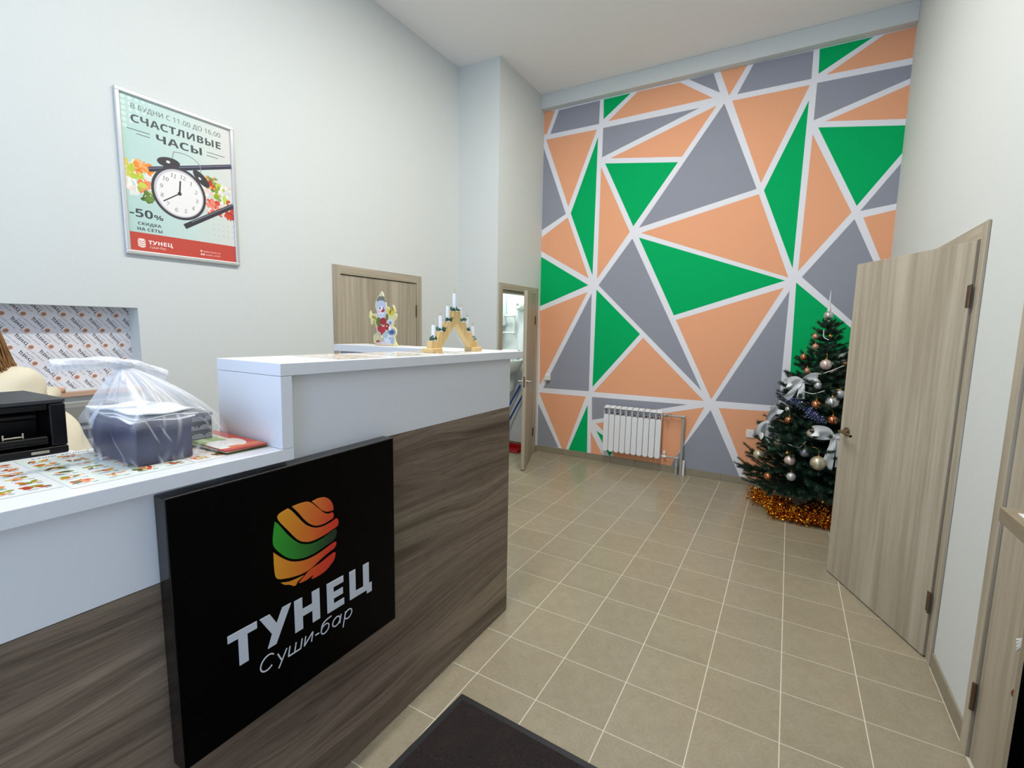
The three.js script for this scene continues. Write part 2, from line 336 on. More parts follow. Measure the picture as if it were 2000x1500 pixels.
// big door on the right, swung into the room
{
  const d = structGroup('door_3');
  casing(d, -0.866, 0.046, 2.078, 0.07, (a, b, c, e, g) => bx(X1 - 0.012, X1 - 0.001, c, e, a, b, 0.002, g));
  mesh('frame', mg([bx(X1, X1 + 0.12, 0.001, 2.01, -0.8, -0.775, 0.001), bx(X1, X1 + 0.12, 0.001, 2.01, -0.055, -0.03, 0.001), bx(X1, X1 + 0.12, 1.985, 2.01, -0.775, -0.055, 0.001, 'h')]), M.doorDark, d);
  const leaf = new THREE.Group(); leaf.name = 'leaf'; leaf.position.set(0.603, 0, -0.02); leaf.rotation.y = 0.439; d.add(leaf);   // local -z runs to the free edge, -x faces the room
  mesh('panel', bx(0.0, 0.04, 0.008, 2.003, -0.845, -0.004, 0.002), M.door, leaf);
  mesh('edge_band', bx(0.001, 0.039, 0.009, 2.002, -0.8465, -0.844, 0), M.doorDark, leaf);
  leverHandle(leaf, 0, 0.965, -0.775, 1, -1, M.bronze); leverHandle(leaf, 0.04, 0.965, -0.775, 1, 1, M.bronze);
  for (const y of [0.29, 1.757]) mesh('hinge', mg([rod(V(-0.007, y - 0.052, 0.004), V(-0.007, y + 0.052, 0.004), 0.006, 12), bx(-0.0015, 0.001, y - 0.05, y + 0.05, -0.022, 0.003, 0.0005)]), M.hinge, leaf);
}
// shut door nearest on the right
{
  const d = structGroup('door_4');
  casing(d, 0.537, 1.52, 2.078, 0.068, (a, b, c, e, g) => bx(X1 - 0.014, X1 - 0.001, c, e, a, b, 0.002, g));
  mesh('panel', bx(X1 - 0.004, X1 + 0.036, 0.008, 2.003, 0.611, 1.446, 0.001), M.door, d);
  for (const y of [0.247, 1.75]) mesh('hinge', rod(V(X1 - 0.016, y - 0.053, 0.608), V(X1 - 0.016, y + 0.053, 0.608), 0.008, 12), M.hinge, d);
}

// ---------- serving hatch in the left wall ----------
struct('wall_recess_back', bx(X0 - WT - 0.03, X0 - WT, 1.15, 1.72, 1.5, 2.85, 0), M.wall);
const logoPaper = canvasTex(2048, 768, (c, w, h) => {
  c.fillStyle = '#e3e1e4'; c.fillRect(0, 0, w, h);
  const ppm = w / 1.16, dz = 0.0765 * ppm, dy = 0.082 * ppm;
  for (let i = -3; i < 18; i++) for (let j = -2; j < 9; j++) {
    c.save(); c.translate(i * dz + j * 0.008 * ppm, j * dy + 20); c.rotate(Math.PI + 0.87); c.scale(1.25, 1.25);
    c.fillStyle = '#f3d9cb'; c.beginPath(); c.ellipse(-62, -3, 22, 20, 0, 0, 7); c.fill();
    c.fillStyle = '#a87c68'; c.beginPath(); c.ellipse(-62, -3, 13, 15, 0.4, 0, 7); c.fill();
    c.fillStyle = '#1c1a1c'; c.font = 'bold 29px sans-serif'; c.fillText('ТУНЕЦ', -40, 6);
    c.fillStyle = '#77747a'; c.font = '14px sans-serif'; c.fillText('Суши-бар', -38, 22);
    c.font = '13px sans-serif'; c.fillText('доставка суши и роллов', -82, 46);
    c.restore();
  }
});
{
  const g = new THREE.PlaneGeometry(1.16, 0.445); g.rotateY(Math.PI / 2);
  const o = mesh('backing_sheet', g, S({ map: logoPaper, roughness: 0.55 }));
  o.position.set(X0 - 0.118, 1.434, 2.171);
  tag(o, 'white sheet printed with rows of slanting logos, lining the hatch in the left wall', 'wall panel');
}
tag(mesh('sill', bx(X0 - 0.1605, X0 + 0.02, 1.1855, 1.2125, 1.594, 2.749, 0.003, 'h'), S({ color: '#c9a48c', roughness: 0.5 })), 'pale pinkish wooden sill along the bottom of the hatch behind the worker', 'sill');

// ---------- reception counter ----------
const ct = thing('reception_counter', 'two-level white and brown wood-grain reception counter carrying the black logo sign', 'counter', [0, 0, 0]);
const HT = 1.468, LT = 1.222, T = 0.036, CF = -1.31, CP = -1.352, CB = -1.63;
mesh('high_countertop', bx(CB, CF, HT - T, HT, 0.654, 2.064, 0.0015, 'h'), M.white, ct);
mesh('low_countertop', uvm(new THREE.ExtrudeGeometry(poly([CF - 0.0015, -2.03, CF - 0.0015, -3.4985, -2.12, -3.4985, -2.12, -2.388, -1.735, -2.388, -1.735, -2.03]), { depth: T - 0.003, bevelEnabled: true, bevelSize: 0.0015, bevelThickness: 0.0015, bevelSegments: 2 }).rotateX(-Math.PI / 2).translate(0, LT - T + 0.0015, 0), 'h'), M.white, ct);
mesh('divider_panel', bx(CB, CF, LT + 0.0006, HT - T - 0.0008, 2.0285, 2.064, 0.0012), M.white, ct);
mesh('upper_front_panel', bx(CP - 0.016, CP, 1.172, HT - T, 0.715, 2.027, 0.001), M.white, ct);
mesh('upper_front_panel', bx(CP - 0.016, CP, 0.951, LT - T, 2.028, 3.49, 0.001), M.white, ct);
mesh('lower_front_panel', uvm(new THREE.ExtrudeGeometry(poly([-3.49, -0.021, -0.697, 0.0142, -0.7112, 1.1705, -2.027, 1.1705, -2.027, 0.9495, -3.49, 0.9495]), { depth: 0.016, bevelEnabled: false }).rotateY(Math.PI / 2).translate(CP - 0.016, 0, 0), 'h'), M.counterWood, ct);
mesh('end_panel', bx(CB + 0.01, CP - 0.0165, 0.02, HT - T, 0.715, 0.733, 0.001), M.white, ct);
mesh('end_panel', bx(-2.1, CP - 0.0165, 0.04, LT - T, 3.472, 3.49, 0.001), M.white, ct);
mesh('back_panel', bx(CB + 0.01, CB + 0.026, 0.014, HT - T, 0.734, 2.027, 0.001), M.white, ct);
{
  const r = thing('counter_return', 'white side counter joining the far end of the high counter, snowman figure on it', 'counter');
  mesh('countertop', bx(-2.504, CB - 0.003, HT - 0.04, HT, 0.654, 0.9, 0.0015), M.white, r);
  mesh('end_panel', bx(-2.48, -2.462, 0.004, HT - 0.04, 0.67, 0.885, 0.001), M.white, r);
  mesh('front_panel', bx(-2.462, CB - 0.01, 0.004, HT - 0.04, 0.68, 0.696, 0.001), M.white, r);
}

// ---------- lit logo sign ----------
{
  const s = thing('logo_sign', 'black box sign with orange and green roll logo and white lettering on the counter front', 'sign', [CP + 0.001, 0, 2.372], Math.PI / 2);   // local x runs along -z, local z to the room
  mesh('case', bx(-0.002, 0.734, 0.478, 1.181, 0, 0.0505, 0.0025), M.black, s);
  mesh('face', bx(0.002, 0.73, 0.482, 1.177, 0.0495, 0.0512, 0.0005), M.signFace, s);
  const raise = (shape, t = 0.0014) => new THREE.ExtrudeGeometry(shape, { depth: t, bevelEnabled: false, curveSegments: 10 }).translate(0, 0, 0.0513);
  const acrylic = S({ color: '#cdd2da', roughness: 0.4 });
  const L = (flat) => mesh('letter', raise(poly(flat)), acrylic, s);
  L([0.118, 0.769, 0.198, 0.769, 0.198, 0.748, 0.1705, 0.748, 0.1705, 0.669, 0.1455, 0.669, 0.1455, 0.748, 0.118, 0.748]);
  L([0.206, 0.768, 0.236, 0.768, 0.256, 0.73, 0.275, 0.768, 0.303, 0.768, 0.252, 0.668, 0.226, 0.668, 0.2405, 0.705]);
  L([0.313, 0.766, 0.34, 0.766, 0.34, 0.728, 0.374, 0.728, 0.374, 0.766, 0.401, 0.766, 0.401, 0.665, 0.374, 0.665, 0.374, 0.7045, 0.34, 0.7045, 0.34, 0.665, 0.313, 0.665]);
  L([0.4285, 0.764, 0.494, 0.764, 0.494, 0.742, 0.454, 0.742, 0.454, 0.725, 0.491, 0.725, 0.491, 0.703, 0.454, 0.703, 0.454, 0.686, 0.495, 0.686, 0.495, 0.664, 0.4285, 0.664]);
  L([0.519, 0.763, 0.5445, 0.763, 0.5445, 0.684, 0.578, 0.684, 0.578, 0.762, 0.604, 0.762, 0.604, 0.684, 0.616, 0.684, 0.616, 0.65, 0.593, 0.65, 0.593, 0.663, 0.519, 0.663]);
  const thin = (...strokes) => mesh('small_letter', mg(strokes.map((pts) => { const g = tube(pts.map(([x, y]) => V(x, y, 0)), 0.0023, Math.max(12, pts.length * 8), 6); g.scale(1, 1, 0.45); return g.translate(0, 0, 0.0518); })), acrylic, s);
  const arc = (cx, cy, rx, ry, a0, a1, n = 14, sl = 0.22) => Array.from({ length: n + 1 }, (_, i) => { const a = a0 + (a1 - a0) * i / n, y = Math.sin(a) * ry; return [cx + Math.cos(a) * rx + y * sl, cy + y]; });
  const line = (a, b) => [a, [(a[0] * 2 + b[0]) / 3, (a[1] * 2 + b[1]) / 3], [(a[0] + 2 * b[0]) / 3, (a[1] + 2 * b[1]) / 3], b];
  thin(arc(0.224, 0.627, 0.021, 0.0215, 0.75, 5.55));
  thin(line([0.2545, 0.635], [0.267, 0.606]), line([0.2845, 0.635], [0.2565, 0.588]));
  thin(line([0.2945, 0.635], [0.288, 0.605]), line([0.315, 0.635], [0.3085, 0.605]), line([0.3355, 0.635], [0.329, 0.605]), line([0.288, 0.605], [0.329, 0.605]));
  thin(line([0.348, 0.635], [0.3415, 0.605]), line([0.3415, 0.605], [0.3735, 0.635]), line([0.3735, 0.635], [0.367, 0.605]));
  thin(line([0.381, 0.617], [0.395, 0.617]));
  thin(arc(0.418, 0.619, 0.0145, 0.0145, 0, 6.283, 18), [[0.4035, 0.62], [0.409, 0.637], [0.422, 0.645], [0.443, 0.649]]);
  thin(arc(0.462, 0.619, 0.0145, 0.0145, 0, 6.283, 18), line([0.482, 0.635], [0.475, 0.605]));
  thin(arc(0.511, 0.619, 0.0145, 0.0145, 0, 6.283, 18), line([0.5, 0.634], [0.488, 0.583]));
  // printed stripes of the roll, orange to red and light to dark green across
  const stripe = (flat, a, b) => {
    const g = raise(new THREE.Shape(new THREE.SplineCurve([...smooth(flat), smooth(flat)[0]]).getPoints(90))), p = g.attributes.position, c = new Float32Array(p.count * 3), A = new THREE.Color(a), B = new THREE.Color(b);
    for (let i = 0; i < p.count; i++) { const k = sat((p.getX(i) - 0.27 + (p.getY(i) - 0.93) * -0.25) / 0.18); c[i * 3] = A.r + (B.r - A.r) * k; c[i * 3 + 1] = A.g + (B.g - A.g) * k; c[i * 3 + 2] = A.b + (B.b - A.b) * k; }
    g.setAttribute('color', new THREE.BufferAttribute(c, 3));
    mesh('logo_stripe', g, S({ vertexColors: true, roughness: 0.4 }), s);
  };
  stripe([0.386, 1.052, 0.409, 1.055, 0.434, 1.05, 0.451, 1.036, 0.461, 1.017, 0.462, 1.0, 0.45, 1.0, 0.436, 1.003, 0.419, 1.014, 0.402, 1.034], '#e8a13a', '#d8391f');
  stripe([0.319, 1.058, 0.349, 1.059, 0.378, 1.053, 0.408, 1.023, 0.426, 1.004, 0.443, 0.994, 0.46, 0.992, 0.462, 0.975, 0.445, 0.97, 0.425, 0.967, 0.398, 0.971, 0.377, 0.984, 0.357, 1.006, 0.338, 1.034], '#e8942e', '#d8391f');
  stripe([0.306, 1.057, 0.319, 1.044, 0.352, 0.999, 0.371, 0.98, 0.397, 0.965, 0.425, 0.96, 0.452, 0.963, 0.477, 0.966, 0.478, 0.943, 0.45, 0.935, 0.424, 0.93, 0.385, 0.928, 0.357, 0.935, 0.334, 0.951, 0.306, 0.988, 0.272, 1.042], '#e59a24', '#d8301c');
  stripe([0.264, 1.032, 0.275, 1.02, 0.301, 0.98, 0.329, 0.947, 0.354, 0.929, 0.385, 0.92, 0.423, 0.923, 0.469, 0.934, 0.465, 0.903, 0.422, 0.892, 0.384, 0.886, 0.352, 0.887, 0.317, 0.898, 0.289, 0.919, 0.26, 0.957, 0.256, 0.985], '#2c9a2a', '#0c2a16');
  stripe([0.256, 0.944, 0.277, 0.921, 0.305, 0.897, 0.332, 0.884, 0.367, 0.877, 0.408, 0.88, 0.466, 0.892, 0.464, 0.874, 0.437, 0.866, 0.41, 0.857, 0.374, 0.843, 0.345, 0.84, 0.32, 0.843, 0.291, 0.85, 0.262, 0.864, 0.256, 0.9], '#e59a24', '#d8301c');
  stripe([0.38, 0.842, 0.41, 0.846, 0.462, 0.858, 0.461, 0.836, 0.445, 0.822, 0.425, 0.811, 0.4, 0.807, 0.376, 0.808, 0.382, 0.818, 0.356, 0.813, 0.332, 0.816, 0.35, 0.828, 0.366, 0.838], '#e07a26', '#d8301c');
  stripe([0.274, 0.845, 0.3, 0.836, 0.33, 0.833, 0.348, 0.832, 0.33, 0.824, 0.318, 0.814, 0.3, 0.826, 0.284, 0.834], '#e59a24', '#df6a20');
}

// ---------- framed poster ----------
const posterTex = canvasTex(890, 1236, (c, w, h) => {
  const g = c.createLinearGradient(0, 0, w, 0); g.addColorStop(0, '#b3d2ca'); g.addColorStop(0.55, '#c5d8d1'); g.addColorStop(1, '#d8d6cf'); c.fillStyle = g; c.fillRect(0, 0, w, h);
  const X = (u) => u * w, Y = (v) => v * h;
  const text = (s, x, y, width, font, col) => { c.font = font; c.fillStyle = col; const k = X(width) / c.measureText(s).width; c.save(); c.translate(X(x), Y(y)); c.scale(k, 1); c.fillText(s, 0, 0); c.restore(); };
  c.fillStyle = '#cfe3db'; for (let i = 0; i < 5; i++) for (let j = 0; j < 6 - i; j++) { c.beginPath(); c.arc(X(0.03 + i * 0.055), Y(0.02 + j * 0.036), 17 - i * 2, 0, 7); c.fill(); }
  c.fillStyle = '#c0d3cc'; for (let i = 0; i < 5; i++) for (let j = 0; j < 4; j++) { c.beginPath(); c.arc(X(0.78 + i * 0.05), Y(0.69 + j * 0.04), 9 + j, 0, 7); c.fill(); }
  text('В БУДНИ С 11.00 ДО 16.00', 0.083, 0.08, 0.82, '54px sans-serif', '#5a6664');
  text('СЧАСТЛИВЫЕ', 0.075, 0.165, 0.83, 'bold 84px sans-serif', '#3f4648');
  text('ЧАСЫ', 0.275, 0.25, 0.44, 'bold 88px sans-serif', '#3f4648');
  c.strokeStyle = '#3f4648'; c.lineWidth = 5; for (const [a, b, v] of [[0.047, 0.233, 0.213], [0.12, 0.232, 0.235], [0.75, 0.933, 0.214], [0.747, 0.863, 0.238]]) { c.beginPath(); c.moveTo(X(a), Y(v)); c.lineTo(X(b), Y(v)); c.stroke(); }
  // rolls left and right of the clock
  let q = 5; const rq = () => (q = (q * 16807) % 2147483647) / 2147483647;
  const heap = (n, cx, cy, sx, sy, cols) => { for (let i = 0; i < n; i++) { c.fillStyle = cols[Math.floor(rq() * cols.length)]; c.beginPath(); c.ellipse(X(cx + (rq() - 0.5) * sx), Y(cy + (rq() - 0.5) * sy), 8 + rq() * 26, 6 + rq() * 18, rq() * 3, 0, 7); c.fill(); } };
  heap(90, 0.12, 0.53, 0.25, 0.2, ['#efe9e2', '#f5efe8', '#e9d8cf', '#dfe3da']);
  heap(34, 0.07, 0.47, 0.13, 0.1, ['#b9c83e', '#c9cf52', '#d6c95a', '#e8e0c8']);
  heap(34, 0.15, 0.45, 0.13, 0.07, ['#ee8a35', '#f09a4c', '#e8752c', '#f3b06d']);
  heap(22, 0.16, 0.57, 0.1, 0.08, ['#ea7b45', '#f09060', '#c9cf52', '#a8b83c']); heap(14, 0.18, 0.63, 0.08, 0.05, ['#5a7a34', '#6d8c3c', '#475f2a']);
  heap(60, 0.83, 0.54, 0.3, 0.2, ['#efe6e2', '#e9d2ca', '#f0ece4', '#e6c2b8']); heap(26, 0.77, 0.44, 0.12, 0.1, ['#c8482c', '#b73a2a', '#e0a05a', '#7a8a3c']);
  heap(18, 0.86, 0.49, 0.13, 0.12, ['#a8bf3a', '#c0cf58', '#8da534']); heap(30, 0.8, 0.61, 0.13, 0.11, ['#d8543f', '#e26a50', '#c44432', '#ea8a72']); heap(16, 0.96, 0.62, 0.07, 0.16, ['#c8482c', '#e9d2ca', '#b73a2a']);
  // chopsticks
  c.lineCap = 'butt';
  for (const [a, b, d, e, lw, col] of [[0.2, 0.445, 1, 0.27, 40, '#2f3040'], [0.2, 0.439, 1, 0.264, 9, '#6e6f86'], [0.49, 0.787, 1, 0.565, 44, '#36343b'], [0.56, 0.745, 1, 0.556, 9, '#77757f']]) { c.strokeStyle = col; c.lineWidth = lw; c.beginPath(); c.moveTo(X(a), Y(b)); c.lineTo(X(d), Y(e)); c.stroke(); }
  c.strokeStyle = '#8c8f92'; c.lineWidth = 7; c.beginPath(); c.moveTo(X(0.415), Y(0.33)); c.lineTo(X(0.43), Y(0.283)); c.quadraticCurveTo(X(0.6), Y(0.26), X(0.675), Y(0.33)); c.lineTo(X(0.68), Y(0.375)); c.stroke();
  // bells and clock
  const ell = (u, v, a, b, r, col) => { c.fillStyle = col; c.beginPath(); c.ellipse(X(u), Y(v), a, b, r, 0, 7); c.fill(); };
  ell(0.38, 0.365, 92, 42, -0.1, '#3b363b'); ell(0.375, 0.362, 16, 11, 0, '#e6e4e2'); ell(0.68, 0.42, 88, 40, 0.75, '#3b363b'); ell(0.665, 0.42, 14, 9, 0.7, '#e6e4e2');
  const cx = X(0.462), cy = Y(0.562), R = 218;
  ell(0.462, 0.562, R + 6, R + 6, 0, '#3d3a40'); ell(0.462, 0.562, R - 16, R - 16, 0, '#c9c6ca'); ell(0.466, 0.565, R - 30, R - 30, 0, '#eceae6');
  c.save(); c.translate(cx, cy); c.rotate(0.235); c.fillStyle = '#57595c'; c.font = '46px serif'; c.textAlign = 'center'; c.textBaseline = 'middle';
  for (let i = 1; i <= 12; i++) { const a = i * Math.PI / 6; c.fillText(String(i), Math.sin(a) * 148, -Math.cos(a) * 148); }
  c.restore();
  c.strokeStyle = '#2e2f33'; c.lineWidth = 13; c.beginPath(); c.moveTo(cx, cy); c.lineTo(X(0.475), Y(0.473)); c.stroke(); c.lineWidth = 9; c.beginPath(); c.moveTo(cx, cy); c.lineTo(X(0.31), Y(0.636)); c.stroke(); ell(0.462, 0.562, 16, 16, 0, '#2e2f33');
  c.textAlign = 'left'; c.textBaseline = 'alphabetic';
  text('-50', 0.013, 0.775, 0.2, 'bold 92px sans-serif', '#3f4648'); text('%', 0.215, 0.775, 0.085, 'bold 56px sans-serif', '#3f4648');
  text('СКИДКА', 0.075, 0.824, 0.2, 'bold 34px sans-serif', '#3f4648'); text('НА СЕТЫ', 0.066, 0.861, 0.22, 'bold 36px sans-serif', '#3f4648');
  c.fillStyle = '#c4493c'; c.fillRect(0, Y(0.876), w, h);
  c.fillStyle = '#f2e3da'; c.beginPath(); c.roundRect(X(0.065), Y(0.915), X(0.065), Y(0.06), 20); c.fill(); c.strokeStyle = '#c4493c'; c.lineWidth = 4; for (let i = 0; i < 4; i++) { c.beginPath(); c.moveTo(X(0.063), Y(0.922 + i * 0.014)); c.quadraticCurveTo(X(0.1), Y(0.945 + i * 0.014), X(0.133), Y(0.925 + i * 0.014)); c.stroke(); }
  text('ТУНЕЦ', 0.152, 0.947, 0.215, 'bold 44px sans-serif', '#f5ece6'); text('Суши-бар', 0.163, 0.972, 0.14, '26px sans-serif', '#f0d5cb');
  text('www.tunec.ru', 0.655, 0.95, 0.18, '20px sans-serif', '#f0d5cb'); text('tunec_sushi', 0.68, 0.973, 0.15, '20px sans-serif', '#f0d5cb');
  c.fillStyle = '#f0d5cb'; for (const [u, v] of [[0.638, 0.944], [0.638, 0.968], [0.66, 0.968]]) { c.beginPath(); c.arc(X(u), Y(v), 9, 0, 7); c.fill(); }
});
{
  const W = 0.63, Hh = 0.872, t = thing('poster', 'framed happy-hours poster with an alarm clock and sushi high on the left wall', 'poster', [X0, 1.951, 1.632], Math.PI / 2);
  const f = (x0, x1, y0, y1) => bx(x0, x1, y0, y1, 0.001, 0.021, 0.006), b = 0.024;
  mesh('backing', bx(0.004, W - 0.004, 0.004, Hh - 0.004, 0.0005, 0.008, 0), M.plastic, t);
  for (const g of [f(0, W, Hh - b, Hh), f(0, W, 0, b), f(0, b, b * 0.8, Hh - b * 0.8), f(W - b, W, b * 0.8, Hh - b * 0.8)]) mesh('frame_rail', g, M.alu, t);
  mesh('print', new THREE.PlaneGeometry(W - 2 * b + 0.004, Hh - 2 * b + 0.004).translate(W / 2, Hh / 2, 0.0085), S({ map: posterTex, roughness: 0.4 }), t);
}

// ---------- radiator, pipes and sockets on the mural wall ----------
{
  const r = thing('radiator', 'white ten-section radiator hung low on the painted wall', 'radiator', [-1.879, 0, ZB]);
  const fin = (() => {
    const s = poly([-0.0275, 0.182, -0.014, 0.166, 0.014, 0.166, 0.0275, 0.182, 0.0275, 0.583, 0.019, 0.594, -0.019, 0.594, -0.0275, 0.583]);
    const front = new THREE.ExtrudeGeometry(s, { depth: 0.012, bevelEnabled: true, bevelSize: 0.003, bevelThickness: 0.004, bevelSegments: 2, curveSegments: 3 }).translate(0, 0, 0.096);
    return mg([front, bx(-0.005, 0.005, 0.18, 0.6, 0.03, 0.1, 0.002), bx(-0.024, 0.024, 0.16, 0.215, 0.03, 0.085, 0.01), bx(-0.031, 0.031, 0.17, 0.2, 0.045, 0.07, 0.008), bx(-0.0315, 0.0315, 0.63, 0.662, 0.03, 0.045, 0.005)]);
  })();
  const grille = mg([bx(-0.0305, -0.0255, 0.59, 0.672, 0.03, 0.11, 0.0015), bx(0.0255, 0.0305, 0.59, 0.672, 0.03, 0.11, 0.0015), bx(-0.0255, 0.0255, 0.622, 0.627, 0.045, 0.07, 0.001), bx(-0.0255, 0.0255, 0.648, 0.653, 0.045, 0.07, 0.001), bx(-0.003, 0.003, 0.592, 0.672, 0.035, 0.06, 0.001)]);
  const cap = (() => { const g = new RoundedBoxGeometry(0.058, 0.007, 0.088, 2, 0.003); g.rotateX(0.2); return g.translate(0, 0.683, 0.078); })();
  for (let i = 0; i < 10; i++) {
    const o = mesh('section', fin, M.enamel, r); o.position.x = 0.033 + i * 0.066;
    mesh('grille', grille, M.enamel, o); mesh('cap', cap, M.enamel, o);
  }
  for (const x of [0.12, 0.52]) mesh('bracket', bx(x, x + 0.02, 0.6, 0.64, 0.001, 0.05, 0.002), M.enamel, r);
  const p = thing('heating_pipes', 'grey heating pipes with white valves running from the radiator down to the floor', 'pipe', [0, 0, ZB]);
  mesh('supply_pipe', mg([tube([V(-1.215, 0.646, 0.058), V(-1.15, 0.647, 0.058), V(-1.05, 0.648, 0.058), V(-1.012, 0.648, 0.058)], 0.0105, 12, 10), rod(V(-1.003, 0.002, 0.055), V(-1.003, 0.65, 0.055), 0.0145, 14), rod(V(-1.028, 0.648, 0.057), V(-0.985, 0.648, 0.057), 0.018, 14)]), M.pipe, p);
  mesh('return_pipe', mg([tube([V(-1.215, 0.188, 0.058), V(-1.15, 0.187, 0.058), V(-1.09, 0.187, 0.058), V(-1.056, 0.187, 0.058)], 0.0105, 12, 10), rod(V(-1.05, 0.002, 0.055), V(-1.05, 0.19, 0.055), 0.0145, 14), rod(V(-1.068, 0.187, 0.057), V(-1.03, 0.187, 0.057), 0.018, 14)]), M.pipe, p);
  mesh('bypass_pipe', rod(V(-0.975, 0.002, 0.05), V(-0.975, 0.17, 0.05), 0.012, 14), M.whiteMatt, p);
  mesh('joint', mg([rod(V(-1.05, 0.09, 0.055), V(-1.05, 0.115, 0.055), 0.018, 14), rod(V(-1.003, 0.125, 0.055), V(-1.003, 0.15, 0.055), 0.018, 14)]), M.pipe, p);
  mesh('valve', mg([rod(V(-1.205, 0.187, 0.058), V(-1.165, 0.187, 0.058), 0.014, 14), rod(V(-1.185, 0.187, 0.058), V(-1.185, 0.222, 0.058), 0.009, 12), rod(V(-1.185, 0.217, 0.058), V(-1.185, 0.252, 0.058), 0.016, 16)]), M.plastic, p);
  mesh('valve', mg([rod(V(-1.21, 0.646, 0.058), V(-1.165, 0.646, 0.058), 0.014, 14), rod(V(-1.175, 0.646, 0.058), V(-1.175, 0.646, 0.09), 0.013, 14), rod(V(-1.155, 0.668, 0.058), V(-1.125, 0.668, 0.058), 0.008, 10), rod(V(-1.14, 0.648, 0.058), V(-1.14, 0.67, 0.058), 0.006, 10)]), M.nickel, p);
}
{
  const s = thing('wall_socket', 'white wall socket half hidden by a ribbon beside the decorated tree', 'socket', [-0.352, 0.54, ZB]);
  mesh('plate', bx(-0.042, 0.042, -0.041, 0.041, 0.001, 0.011, 0.004), M.plastic, s);
  mesh('cup', lathe([[0.0195, 0.011], [0.0215, 0.0145], [0.0235, 0.011], [0.0195, 0.011]], 24).rotateX(Math.PI / 2), M.plastic, s);
  mesh('well', new THREE.CylinderGeometry(0.0195, 0.0195, 0.001, 24).rotateX(Math.PI / 2).translate(0, 0, 0.0115), M.plastic, s);
  mesh('contact', mg([rod(V(-0.0095, 0, 0.0118), V(-0.0095, 0, 0.0124), 0.003, 10), rod(V(0.0095, 0, 0.0118), V(0.0095, 0, 0.0124), 0.003, 10)]), M.brass, s);
  const b = thing('junction_box', 'small white box on the painted wall near the toilet door', 'switch', [-2.652, 0.958, ZB]);
  mesh('body', bx(-0.036, 0.036, -0.036, 0.036, 0.001, 0.034, 0.004), M.plastic, b); mesh('cover', bx(-0.03, 0.03, -0.03, 0.03, 0.033, 0.037, 0.002), M.plastic, b);
}

